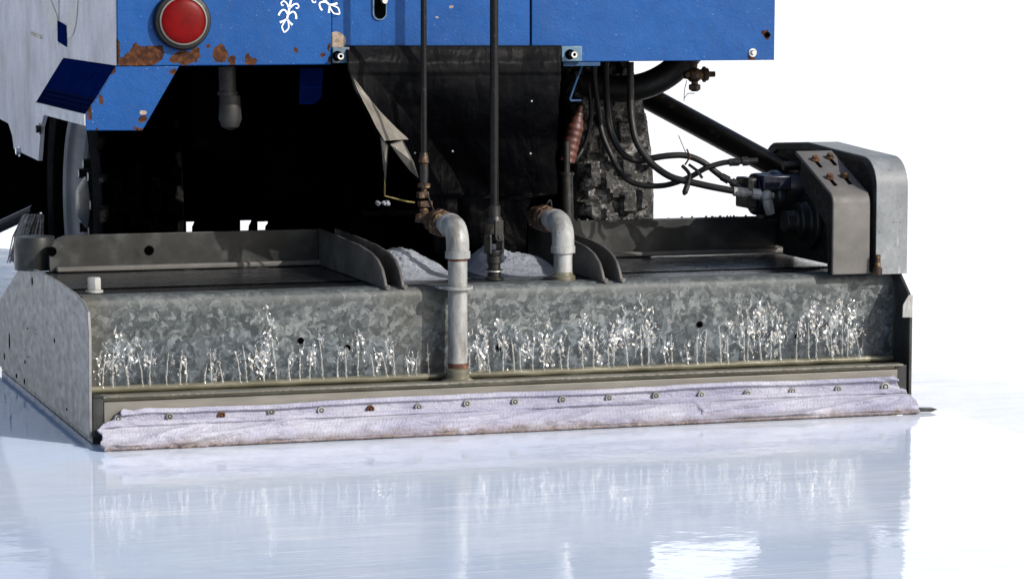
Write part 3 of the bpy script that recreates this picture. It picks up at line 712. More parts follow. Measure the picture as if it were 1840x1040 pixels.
# end plates
E0 = lambda px, py: P(px, py, x=0.0)
pts = [E0(160, 786), E0(159, 700), E0(158.5, 600), E0(156, 560), E0(148, 542), E0(132, 526), E0(100, 504), E0(70, 487), E0(50, 480), E0(36, 478), Vector((0, 1.42, .20)), Vector((0, 1.55, .06)), Vector((0, 1.5, .02))]
bm = bmesh.new(); prism(bm, pts, (.008, 0, 0))
ep = lab(part('end_plate', bm, M['plate'], bevel=.002), 'scratched grey left end plate of the conditioner')
for (px, py, r_, h_) in ((17, 612, .006, .045), (8, 640, .005, .02), (45, 650, .005, .01), (30, 675, .008, .012), (44, 685, .006, .015), (58, 505, .006, .022), (120, 735, .006, .006), (98, 612, .005, .012), (50, 590, .005, .005), (51, 641, .004, .004), (65, 600, .003, .003)):
    c = E0(px, py); bm = bmesh.new(); prism(bm, [c+Vector((-.0008, r_*2*math.cos(a)*.8, h_*.5*math.sin(a))) for a in [2*math.pi*k/10 for k in range(10)]], (.0006, 0, 0)); obj('slot_hole', bm, M['black'], ep)
bm = bmesh.new(); box(bm, .012, .045, .02, 1.48, .001, .07); obj('gap_blocker', bm, M['dark_steel'], ep, bevel=.002)  # added dark strip, hides the sunlit ice seen under the plate
bm = bmesh.new(); box(bm, .009, .035, .0, .012, .02, .115); box(bm, .009, .04, -.002, .014, .112, .12); obj('corner_angle', bm, M['dark_steel'], ep, bevel=.002)
pts = [Vector((2.1, 0, .03)), Vector((2.1, 0, .275)), Vector((2.1, .012, .292)), Vector((2.1, .07, .340)), Vector((2.1, .09, .344)), Vector((2.1, 1.0, .34)), Vector((2.1, 1.5, .2)), Vector((2.1, 1.5, .03))]
bm = bmesh.new(); prism(bm, pts, (-.009, 0, 0)); ep2 = lab(part('end_plate', bm, M['dark_steel'], bevel=.002), 'dark right end plate of the conditioner')
bm = bmesh.new(); prism(bm, [P(1622, 570, y=-.001), P(1639, 570, y=-.001), P(1640.5, 530, y=-.001), P(1633, 530, y=-.001), P(1623, 548, y=-.001)], (0, .004, 0)); obj('lit_flange', bm, M['zinc'], ep2)  # pale zinc patch paints the light reflected by the plate's flange
bm = bmesh.new(); box(bm, 2.055, 2.089, .006, .03, .03, .112); obj('corner_angle', bm, M['dark_steel'], ep2, bevel=.002)
# ledge with the water pipe, and the bar that carries the towel
bm = bmesh.new(); box(bm, .009, 2.088, .008, YF+.01, .102, .110)
ledge = part('ledge', bm, M['ledge'], bevel=.002)
bm = bmesh.new(); tube(bm, [(.01+2.078*k/60, .094, .119+.0008*math.sin(k*2.1)) for k in range(61)], .0085, 12); obj('spray_pipe', bm, M['ledge'], ledge, smooth=True)
bm = bmesh.new(); box(bm, .036, 2.06, .0, .02, .012, .1015); box(bm, .034, 2.075, -.004, .026, .1100, .1155)
bar = part('squeegee_bar', bm, M['bar'], bevel=.0015)
# crusty sealant along the bar's top edge
bm = bmesh.new(); n = 300
tube(bm, [(.04+2.03*k/n, -.0035+.0015*noise.noise(Vector((k*.9, 0, 0))), .1125+.002*noise.noise(Vector((k*.6, 5, 0)))) for k in range(n+1)], [.0018+.0014*abs(noise.noise(Vector((k*.45, 9, 0)))) for k in range(n+1)], 6); obj('sealant', bm, M['ledge'], bar)

# back walls
bm = bmesh.new(); pl = []
x0, x1, zt = .035, .752, .432
for k in range(8): a = R(180-90*k/7); pl.append(Vector((x0+.05+.05*math.cos(a), .76, zt-.05+.05*math.sin(a))))
pl += [Vector((x1, .76, zt)), Vector((x1, .76, .337)), Vector((x0, .76, .337))]
prism(bm, pl, (0, .01, 0)); bw = lab(part('back_wall', bm, M['dark_steel'], bevel=.002), 'upright dark back wall left of the gussets with two holes')
for (px, py) in ((93, 452), (268, 450)):
    c = P(px, py, y=.7595); bm = bmesh.new(); stack(bm, c, (0, -1, 0), [(0, .0125), (.0012, .0125), (.0013, .004)], 20); obj('hole', bm, M['black'], bw)
bm = bmesh.new(); box(bm, .05, .745, .735, .7585, .338, .352); obj('weld_flange', bm, M['steel'], bw, bevel=.004)
bm = bmesh.new(); prism(bm, [Vector((1.36, .74, .337)), Vector((1.36, .74, .425)), Vector((1.42, .74, .438)), Vector((2.088, .74, .438)), Vector((2.088, .74, .337))], (0, .01, 0))
bw2 = lab(part('back_wall', bm, M['dark_steel'], bevel=.002), 'upright dark back wall right of the gussets')
bm = bmesh.new(); box(bm, 1.40, 2.05, .715, .7385, .338, .351); obj('weld_flange', bm, M['steel'], bw2, bevel=.004)
bm = bmesh.new()   # lumps of frost along its top edge
for k in range(40):
    x = random.uniform(1.42, 2.0); r_ = random.uniform(.0012, .0042); bmesh.ops.create_icosphere(bm, subdivisions=1, radius=r_, matrix=Matrix.Translation((x, .745, .438+r_*.3)))
tag(obj('frost', bm, plain('frost_grey', [(.3, .06), (.7, .22)], 80, (.4, .6)), bw2, smooth=True), kind='stuff')
# round corner socket at the rear left
bm = bmesh.new(); c = P(66, 432, y=.86); stack(bm, Vector((.015, .86, .337)), (0, 0, 1), [(0, .055), (.06, .055), (.085, .05), (.088, .02)], 24); part('corner_roller', bm, M['dark_steel'], smooth=True)

# gussets
def gusset(x, label, yb=.75):
    prof = [(YF+.002, .337), (YF-.004, .345), (YF+.008, .362), (YF+.03, .384), (YF+.07, .402), (YF+.13, .414), (YF+.25, .424), (yb, .434), (yb, .337)]
    bm = bmesh.new(); prism(bm, [Vector((x, a, b)) for a, b in prof], (.008, 0, 0))
    g = lab(part('gusset', bm, M['gusset'], bevel=.002), label)
    bm = bmesh.new(); tube(bm, [(x+.012, YF+.004, .339), (x+.012, .3, .340), (x+.012, .5, .339)], [.006, .005, .004], 8, wob=.5); obj('weld_bead', bm, M['steel'], g, smooth=True)
    return g
gusset(.742, 'leftmost of the four curved gusset plates'); gusset(.785, 'gusset plate left of the pipes, inner one')
gusset(1.302, 'gusset plate right of the pipes, inner one', .70); gusset(1.348, 'rightmost of the four curved gusset plates')

# bolt on the left
bm = bmesh.new(); c = Vector((.052, .20, .339)); stack(bm, c, (0, 0, 1), [(0, .021), (.006, .021), (.007, .017)], 24); stack(bm, c+Vector((0, 0, .0072)), (0, 0, 1), [(0, .017), (.027, .0165), (.03, .014)], 6)
part('mounting_bolt', bm, M['zinc'], bevel=.001)

# ------------------------------------------------------------------ plumbing
def pipe_run(xc, yc, zbot, zel, rp, yend):
    bm = bmesh.new(); tube(bm, [(xc, yc, zbot), (xc, yc, (zbot+zel)/2), (xc, yc, zel-.05)], rp, 28)
    p = part('water_pipe', bm, M['zinc'], smooth=True)
    bm = bmesh.new(); path = []; rr = []
    for k in range(13):
        a = R(90*k/12); path.append(Vector((xc, yc+.042*(1-math.cos(a)), zel-.042+.042*math.sin(a)))); rr.append(rp*1.19)
    path = [Vector((xc, yc, zel-.075)), Vector((xc, yc, zel-.058)), Vector((xc, yc, zel-.0575))]+path+[Vector((xc, yc+.05, zel)), Vector((xc, yc+.052, zel)), Vector((xc, yc+.066, zel))]
    rr = [rp*1.30, rp*1.30, rp*1.19]+rr+[rp*1.19, rp*1.27, rp*1.27]
    tube(bm, path, rr, 28); obj('elbow', bm, M['zinc'], p, smooth=True, angle=50)
    bm = bmesh.new(); cyl(bm, (xc, yc+.06, zel), (xc, yend, zel), rp*.97, seg=24); obj('nipple', bm, M['zinc'], p, smooth=True)
    bm = bmesh.new(); stack(bm, (xc, yend-.045, zel), (0, 1, 0), [(0, rp*1.38), (.012, rp*1.42), (.014, rp*1.2), (.022, rp*1.2), (.024, rp*1.5), (.05, rp*1.5), (.06, rp*1.2), (.11, rp*1.15)], 8)
    obj('union_nut', bm, M['brass'], p, bevel=.002)
    return p
p1 = lab(pipe_run(.912, .045, .125, P(800, 408, y=.06).z, .0235, .20), 'tall grey downpipe with elbow in front of the galvanized sheet')
bm = bmesh.new(); stack(bm, (.912, .045, .108), (0, 0, 1), [(0, .042), (.006, .040), (.012, .029), (.02, .028), (.028, .030), (.034, .0295), (.036, .0245)], 28); obj('foot_flange', bm, M['ledge'], p1, smooth=True)
bm = bmesh.new(); stack(bm, (.912, .045, .1445), (0, 0, 1), [(0, .0241), (.012, .0239)], 28); obj('rust_ring', bm, M['rust'], p1, smooth=True)
zc = P(810, 517, y=.045).z
bm = bmesh.new(); stack(bm, (.912, .045, zc-.004), (0, 0, 1), [(0, .037), (.007, .037)], 28); box(bm, .87, .955, .06, .10, zc-.004, zc+.002); obj('collar', bm, M['zinc'], p1, bevel=.001)
bm = bmesh.new(); stack(bm, (.912, .045, P(812, 460, y=.045).z-.012), (0, 0, 1), [(0, .0242), (.014, .0242)], 28); obj('rust_ring', bm, M['rust'], p1, smooth=True)
p2 = lab(pipe_run(1.225, .175, .339, P(1003, 400, y=.18).z, .0235, .33), 'short grey pipe with elbow standing on the conditioner top')
bm = bmesh.new(); stack(bm, (1.225, .175, .338), (0, 0, 1), [(0, .031), (.010, .031), (.012, .026), (.02, .0245)], 28); obj('foot_flange', bm, M['ledge'], p2, smooth=True)
# snow that rests round the pipes
def snow(x0, x1, y0, y1, hs, label):
    def f(u, v):
        x = x0+(x1-x0)*u; y = y0+(y1-y0)*v; h = 0
        for cx, cy, sx, sy, a in hs: h += a*math.exp(-((x-cx)/sx)**2-((y-cy)/sy)**2)
        e = min(1, u*8, (1-u)*8, v*6, (1-v)*6)
        n = .009*fbm((x*18, y*18, 3), 1, 3)+.0035*fbm((x*110, y*110, 5), 1, 3)
        return Vector((x, y, .336+e*max(0, h+n*min(1, h*22))))
    bm = bmesh.new(); sheet(bm, f, 90, 70)
    return tag(obj('snow_heap', bm, M['snow'], smooth=True, angle=180), label, 'snow', 'snow heaped on the conditioner')
snow(.80, 1.02, .28, .62, [(.87, .47, .06, .11, .055), (.95, .50, .06, .08, .035), (.82, .40, .03, .08, .02)], 'white snow heap behind the tall downpipe')
snow(1.07, 1.30, .30, .64, [(1.13, .52, .05, .09, .052), (1.22, .48, .08, .11, .040)], 'white snow heap left of the short pipe')

# valves, rods
c = P(762, 395, y=.27); z0 = P(762, 392, y=.27).z
bm = bmesh.new(); x, y = c.x, .27
stack(bm, (x, y, z0-.01), (0, 0, 1), [(0, .024), (.02, .022), (.022, .012), (.035, .012)], 12); box(bm, x-.013, x+.018, y-.014, y+.014, z0+.028, z0+.043); box(bm, x-.016, x+.010, y-.012, y+.012, z0+.05, z0+.066)
stack(bm, (x, y, z0+.064), (0, 0, 1), [(0, .008), (.01, .008), (.012, .016), (.022, .016), (.024, .009), (.07, .010), (.075, .014), (.085, .012), (.10, .008)], 10)
v1 = part('control_valve', bm, M['brass'], bevel=.001)
bm = bmesh.new(); tube(bm, [(x+.004, y-.018, z0+.06), (x+.02, y-.016, z0+.02), (x+.032, y-.014, z0-.03)], .002, 6); obj('pin_wire', bm, M['grimy_black'], v1)
bm = bmesh.new(); stack(bm, P(970, 408, y=.34), (0, 0, 1), [(0, .024), (.02, .02), (.022, .018), (.026, .018), (.028, .009), (.036, .009), (.038, .006), (.05, .006)], 10)
v2 = part('control_valve', bm, M['brass'], bevel=.001)
bm = bmesh.new(); tube(bm, smooth_path([P(975, 378, y=.34), P(983, 366, y=.33), P(989, 360, y=.33), P(991, 372, y=.33), P(990, 384, y=.34)], 4), .0022, 6); obj('pin_wire', bm, M['grimy_black'], v2)
b0 = P(762, 318, y=.27)
bm = bmesh.new(); tube(bm, [b0, b0+Vector((0, 0, 1.0))], .0075, 14)
r1 = lab(part('control_rod', bm, M['blackpaint'], smooth=True), 'thin black control rod on the left')
bm = bmesh.new(); stack(bm, b0+Vector((0, 0, -.018)), (0, 0, 1), [(0, .009), (.02, .011), (.045, .011), (.048, .0078)], 12); obj('rod_end', bm, M['grimy_black'], r1, smooth=True)
b1 = P(888, 378, y=.23); xr, yr = b1.x, .23
bm = bmesh.new(); tube(bm, [b1, b1+Vector((.0, 0, 1.0))], .0105, 16)
r2 = lab(part('control_rod', bm, M['blackpaint'], smooth=True), 'thicker black control rod with a universal joint')
bm = bmesh.new(); stack(bm, (xr, yr, b1.z-.02), (0, 0, 1), [(0, .016), (.03, .0155), (.034, .012)], 18)
jz = P(887, 425, y=yr).z
def yoke(sgn, rot):
    for s in (-1, 1):
        pr = []
        for k in range(9): a = R(180*k/8); pr.append((.013*math.cos(a), -sgn*.011*math.sin(a)))
        pts = [Vector((.013, 0, sgn*.042)), Vector((.013, 0, 0))]+[Vector((p_[0], 0, p_[1])) for p_ in pr[1:]]+[Vector((-.013, 0, sgn*.042))]
        m = Matrix.Translation((xr, yr, jz)) @ Matrix.Rotation(rot, 4, 'Z')
        o = [m @ (q+Vector((0, s*.019-.003, 0))) for q in pts]; prism(bm, o, (m.to_3x3() @ Vector((0, .007, 0))))
    m = Matrix.Translation((xr, yr, jz))
    stack(bm, (xr, yr, jz+sgn*.034), (0, 0, sgn), [(0, .021), (.01, .020), (.018, .016)], 18)
yoke(1, R(20)); yoke(-1, R(110)); cyl(bm, (xr-.024, yr-.009, jz), (xr+.024, yr+.009, jz), .006); cyl(bm, (xr+.009, yr-.024, jz), (xr-.009, yr+.024, jz), .006)
uj = obj('universal_joint', bm, M['grimy_black'], r2, bevel=.0015)
bm = bmesh.new(); stack(bm, (xr, yr, .338), (0, 0, 1), [(0, .024), (.006, .024), (.008, .017), (.02, .017), (.021, .022), (.025, .022), (.027, .016), (.04, .016), (.042, .019), (.058, .019), (.06, .016), (jz-.338-.04, .016)], 20); obj('stud', bm, M['grimy_black'], r2, smooth=True)
bm = bmesh.new(); stack(bm, (xr, yr, .3585), (0, 0, 1), [(0, .0222), (.003, .0222)], 20); obj('stud_ring', bm, M['chrome'], r2)

# black lift rams beside the conveyor, small ice lumps
bm = bmesh.new(); a = P(1020, 405, y=.62); b = P(1018, 315, y=.62); cyl(bm, a, b, .0165); stack(bm, b, (0, 0, 1), [(0, .020), (.008, .020), (.009, .009), (.09, .009)], 16); part('lift_ram', bm, M['grimy_black'], smooth=True)
bm = bmesh.new(); cyl(bm, P(629, 420, y=.72), P(628, 330, y=.72), .013); part('lift_ram', bm, M['black'], smooth=True)
def icelump(px, py, y, w, h, label):
    c = P(px, py, y=y); bm = bmesh.new()
    for k in range(12): bmesh.ops.create_icosphere(bm, subdivisions=2, radius=random.uniform(.5, 1)*h, matrix=Matrix.Translation(c+Vector((random.uniform(-w, w), random.uniform(-.02, .02), random.uniform(-.3, .3)*h))))
    for v in bm.verts: v.co += v.normal*.006*fbm(v.co, 70, 3)
    return tag(obj('snow_lump', bm, M['snow'], smooth=True, angle=180), label, 'snow', 'small snow lumps under the tail')
bm = bmesh.new(); a, b = P(640, 378, y=.55), P(745, 372, y=.55); box(bm, a.x, b.x, .50, .60, a.z-.012, a.z); box(bm, a.x, b.x, .62, .66, .34, a.z-.013)
part('cross_arm', bm, M['black'], bevel=.003)
icelump(690, 366, .535, .016, .006, 'small white snow lump resting on the dark arm left of the control valve')

# ------------------------------------------------------------------ right side: hoses, tube, motor, guards
def hose(pix, r_, label, d=None, mat='rubber'):
    pts = [P(px, py, y=yy) for px, py, yy in pix]
    bm = bmesh.new(); tube(bm, smooth_path(pts, 8), r_, 12)
    return lab(part('hydraulic_hose', bm, M[mat], smooth=True), label)
ha = hose([(1088, 112, .70), (1089, 150, .69), (1091, 193, .67), (1096, 232, .65), (1108, 261, .63), (1126, 282, .61), (1148, 289, .60), (1169, 285, .58), (1201, 280, .56), (1233, 280, .55), (1262, 291, .54), (1287, 310, .53), (1300, 320, .52)], .0085, 'black hose arching over to the motor')
hb = hose([(1133, 112, .62), (1133, 179, .61), (1135, 215, .60), (1142, 250, .58), (1158, 279, .56), (1179, 301, .54), (1208, 319, .51), (1244, 328, .49), (1280, 336, .47), (1323, 344, .45)], .0092, 'black hose ending in a crimped fitting')
hc = hose([(1066, 112, .73), (1069, 150, .73), (1074, 190, .72), (1082, 240, .70), (1100, 283, .68), (1111, 304, .66), (1129, 324, .64), (1154, 333, .62), (1187, 334, .60), (1215, 328, .57), (1244, 316, .55), (1269, 302, .53), (1298, 293, .52), (1320, 291, .51), (1344, 290, .50)], .0075, 'thinner black hose dipping low before the motor')
hd_ = hose([(1058, 150, .74), (1062, 200, .73), (1054, 250, .72), (1038, 282, .70), (1018, 296, .66)], .006, 'thin black hose beside the tyre')
def fitting(h, seq, r0, mat='zinc'):
    a, b = P(*seq[0][:2], y=seq[0][2]), P(*seq[1][:2], y=seq[1][2]); d = b-a; L = d.length
    bm = bmesh.new(); stack(bm, a, d, [(0, r0), (.35*L, r0*1.05), (.36*L, r0*.7), (.45*L, r0*.7), (.46*L, r0*1.15), (.66*L, r0*1.15), (.67*L, r0*.75), (L, r0*.7)], 10); obj('fitting', bm, M[mat], h)
fitting(hb, ((1318, 344, .452), (1390, 352, .43)), .0125); fitting(ha, ((1296, 317, .525), (1335, 338, .50)), .0105, 'grimy_black'); fitting(hc, ((1310, 292, .512), (1362, 289, .49)), .0105, 'grimy_black')
bm = bmesh.new(); tube(bm, [P(1234, 268, y=.545), P(1240, 282, y=.54), P(1231, 296, y=.55)], .0025, 6); tube(bm, [P(1233, 276, y=.545), P(1227, 262, y=.545), P(1219, 243, y=.545)], .0013, 5); obj('cable_tie', bm, M['brass'], ha)
bm = bmesh.new(); tube(bm, smooth_path([P(1226, 298, y=.52), P(1238, 312, y=.5), P(1236, 330, y=.48), P(1229, 350, y=.47)], 4), [.005]*5+[.006]*4+[.009]*3+[.004], 6); tube(bm, [P(1238, 296, y=.52), P(1252, 306, y=.5), P(1262, 320, y=.5)], .004, 6); obj('strap_tail', bm, M['rubber'], hb)

a, b = P(1120, 152, y=1.25), P(1440, 325, y=.60)
bm = bmesh.new(); cyl(bm, a, b, .034, .031, 28); tb = part('drive_tube', bm, M['blackpaint'], smooth=True)
d = (b-a).normalized()
bm = bmesh.new(); stack(bm, b-d*.03, d, [(0, .0335), (.008, .034), (.010, .036), (.03, .036), (.034, .030), (.07, .03)], 24); obj('tube_collar', bm, M['grimy_black'], tb, smooth=True)
# big bent duct hose under the body
bm = bmesh.new(); tube(bm, smooth_path([P(1268, 62, y=.72), P(1215, 122, y=.74), P(1165, 152, y=.76), P(1110, 160, y=.8), P(1050, 150, y=.84)], 8), .036, 20); part('suction_hose', bm, M['rubber'], smooth=True)
# red corrugated boot
bm = bmesh.new(); a, b = P(1044, 190, y=.66), P(1018, 290, y=.66); n = 40
tube(bm, [a+(b-a)*k/n for k in range(n+1)], [.005+.017*min(1, k/16)+.0010*math.sin(k*1.3) for k in range(n+1)], 18); part('red_boot', bm, M['redboot'], smooth=True)
# blue hook rod
bm = bmesh.new(); tube(bm, smooth_path([P(1046, 118, y=.5), P(1034, 150, y=.5), P(1024, 178, y=.5)], 3)+[P(1025, 181, y=.5), P(1044, 181, y=.5)], .003, 8); part('hook_rod', bm, M['midblue'], smooth=True)
bm = bmesh.new(); box(bm, P(1012, 119, y=YB+.01).x, P(1078, 119, y=YB+.01).x, YB+.008, YB+.05, P(1040, 119, y=YB).z, z3-.001); part('stay_strip', bm, M['midblue'])
# drain cock under the right panel
yd = .62; c = P(1247, 135, y=yd)
bm = bmesh.new(); stack(bm, P(1246, 108, y=yd), (0, 0, -1), [(0, .014), (.010, .014), (.012, .011), (.02, .011)], 10)
bmesh.ops.create_uvsphere(bm, u_segments=16, v_segments=10, radius=.021, matrix=Matrix.Translation(c))
stack(bm, c+Vector((.014, 0, .001)), (1, -.1, .02), [(0, .014), (.010, .014), (.011, .021), (.018, .021), (.019, .017), (.025, .017), (.027, .008), (.044, .0075)], 8)
stack(bm, c+Vector((-.028, 0, 0)), (1, 0, 0), [(0, .01), (.02, .013)], 12)
stack(bm, c+Vector((.002, 0, -.014)), (0, 0, -1), [(0, .009), (.01, .009), (.012, .016), (.024, .016), (.03, .008)], 6)
dc = part('drain_cock', bm, M['brass'], smooth=True)
bm = bmesh.new(); tube(bm, smooth_path([c+Vector((-.02, 0, -.014)), P(1230, 162, y=yd), P(1229, 182, y=yd)], 4), .0012, 5); tube(bm, [P(1230, 176, y=yd), P(1236, 168, y=yd), P(1248, 168, y=yd)], .0012, 5); obj('wire', bm, M['grimy_black'], dc)

# hydraulic motor
c = P(1385, 348, y=.5)
bm = bmesh.new(); stack(bm, c+Vector((-.055, 0, 0)), (1, 0, 0), [(0, .05), (.006, .056), (.05, .056), (.055, .062), (.075, .062), (.08, .05), (.14, .05)], 24)
box(bm, c.x-.05, c.x+.03, c.y-.07, c.y+.03, c.z+.012, c.z+.052)
mo = part('hydraulic_motor', bm, M['bluemotor'], bevel=.004)
bm = bmesh.new(); box(bm, c.x-.084, c.x-.056, c.y-.045, c.y+.045, c.z-.035, c.z+.045); stack(bm, c+Vector((-.03, 0, -.01)), (1, 0, 0), [(0, .062), (.05, .06), (.09, .05)], 16); obj('motor_cap', bm, M['grimy_black'], mo, bevel=.005)
bm = bmesh.new(); p0 = P(1378, 352, y=.43); bmesh.ops.create_uvsphere(bm, u_segments=12, v_segments=8, radius=.016, matrix=Matrix.Translation(p0)); cyl(bm, p0, p0+Vector((.0, .06, .0)), .012); stack(bm, p0+Vector((.0, 0, -.01)), (.3, 0, -1), [(0, .013), (.02, .014), (.04, .012)], 10); obj('port_elbow', bm, M['zinc'], mo, smooth=True)
bm = bmesh.new(); stack(bm, P(1455, 345, y=.48), (1, 0, 0), [(-.02, .055), (.005, .055), (.006, .03), (.1, .03)], 24); obj('rusty_flange', bm, M['rust'], mo)
bm = bmesh.new(); box(bm, 1.992, 2.02, .30, .60, .345, .56); stack(bm, (1.992, .40, .45), (-1, 0, 0), [(0, .075), (.015, .075), (.02, .05), (.045, .05), (.05, .03), (.08, .03)], 28); part('gear_case', bm, M['grimy_black'], bevel=.004)

# bent bracket plate with slotted adjusters
def bent(pro, x0, x1, th):
    """sheet of width x0..x1 following a (y,z) profile"""
    bm = bmesh.new(); n = len(pro); pr = [Vector((0, *p)) for p in pro]; inn = []
    for i in range(n):
        t = (pr[min(i+1, n-1)]-pr[max(i-1, 0)]).normalized(); inn.append(pr[i]+Vector((0, t.z, -t.y))*th)
    for A, B in ((x0, x1),):
        va = [[bm.verts.new((x, q.y, q.z)) for x in (A, B)] for q in pr]; vb = [[bm.verts.new((x, q.y, q.z)) for x in (A, B)] for q in inn]
    for i in range(n-1):
        bm.faces.new((va[i][0], va[i][1], va[i+1][1], va[i+1][0])); bm.faces.new((vb[i][1], vb[i][0], vb[i+1][0], vb[i+1][1]))
        for k in (0, 1): bm.faces.new((va[i][k], va[i+1][k], vb[i+1][k], vb[i][k]))
    for i in (0, n-1): bm.faces.new((va[i][0], va[i][1], vb[i][1], vb[i][0]))
    return bm
bx0, bx1 = 1.905, 2.008
pro = [(.062, .340), (.062, .44), (.062, .520), (.066, .534), (.076, .546), (.20, .597), (.31, .641)]
bm = bent(pro, bx0, bx1, .009)
bp = lab(part('bracket_plate', bm, M['steel'], bevel=.003), 'bent grey steel bracket plate with four rusty bolts')
# side web of the bracket, painted near-black to deepen its shade
bm = bmesh.new(); prism(bm, [Vector((bx0+.012, .072, .342)), Vector((bx0+.012, .072, .535)), Vector((bx0+.012, .30, .628)), Vector((bx0+.012, .30, .56)), Vector((bx0+.012, .13, .46)), Vector((bx0+.012, .12, .342))], (.006, 0, 0)); obj('bracket_web', bm, M['grimy_black'], bp)
nrm = Vector((0, -.357, .934)).normalized(); tl_ = Vector((0, .934, .357))
def on_slope(x, y): return Vector((x, y, .546+(y-.076)*(.641-.546)/(.31-.076)))
for (x, y) in ((1.937, .255), (1.982, .265), (1.935, .155), (1.978, .160)):
    p = on_slope(x, y); bm = bmesh.new()
    prism(bm, [p+nrm*.0008-tl_*.045+Vector((-.004, 0, 0)), p+nrm*.0008-tl_*.045+Vector((.004, 0, 0)), p+nrm*.0008+Vector((.004, 0, 0)), p+nrm*.0008+Vector((-.004, 0, 0))], nrm*.001); obj('slot', bm, M['black'], bp)
    bm = bmesh.new(); stack(bm, p+nrm*.002, nrm, [(0, .0115), (.0025, .0115)], 18); stack(bm, p+nrm*.005, nrm, [(0, .0082), (.007, .0082), (.0085, .0065)], 6); obj('bolt', bm, M['rust'] if x < 1.97 else M['brass'], bp)
# arched guard over the belt
arc = [(.055, .339), (.055, .44), (.055, .56)]
for k in range(1, 9): a = R(90*k/8); arc.append((.055+.085*(1-math.cos(a)), .56+.075*math.sin(a)))
arc += [(.30, .642), (.50, .652), (.72, .640)]
for k in range(1, 8): a = R(90*k/7); arc.append((.72+.10*math.sin(a), .54+.10*math.cos(a)))
arc += [(.82, .36)]
bm = bent(arc, 2.022, 2.108, .004)
gd = lab(part('belt_guard', bm, M['guard'], smooth=True), 'arched grey belt guard at the right end')
bm = bmesh.new(); prism(bm, [Vector((2.030, y+(.43-y)*.03, z+(.40-z)*.03 if z > .36 else z)) for y, z in arc], (.004, 0, 0)); obj('guard_back', bm, M['grimy_black'], gd)
bm = bmesh.new()   # narrow turned-in rims along both edges
for x in (2.0225, 2.104):
    o = []; n = len(arc)
    for (y, z) in arc: o.append((y, z))
    cy, cz = .43, .40
    inner = [(y+(cy-y)*.07*(1 if z > .345 else .8), z+(cz-z)*.07 if z > .36 else z) for (y, z) in o]
    va = [bm.verts.new((x, *q)) for q in o]; vb = [bm.verts.new((x, *q)) for q in inner]
    for i in range(n-1): bm.faces.new((va[i], va[i+1], vb[i+1], vb[i]))
obj('guard_rim', bm, M['dark_steel'], gd)
bm = bmesh.new(); stack(bm, (2.05, .20, .50), (1, 0, 0), [(0, .10), (.03, .10), (.03, .06), (.04, .06)], 32); part('belt_pulley', bm, M['black'], smooth=True); bm = bmesh.new(); stack(bm, (2.05, .62, .52), (1, 0, 0), [(0, .07), (.03, .07)], 32); part('belt_pulley', bm, M['black'], smooth=True)
bm = bmesh.new(); c = Vector((2.022, .02, .340)); stack(bm, c+Vector((0, .025, 0)), (0, 0, 1), [(0, .012), (.016, .012), (.018, .008), (.05, .007)], 12); part('guard_bolt', bm, M['brass'], smooth=True)
bm = bmesh.new(); c = P(1420, 298, y=.55); cyl(bm, c+Vector((-.02, 0, 0)), c+Vector((.05, 0, 0)), .012); part('shaft_stub', bm, M['grimy_black'])

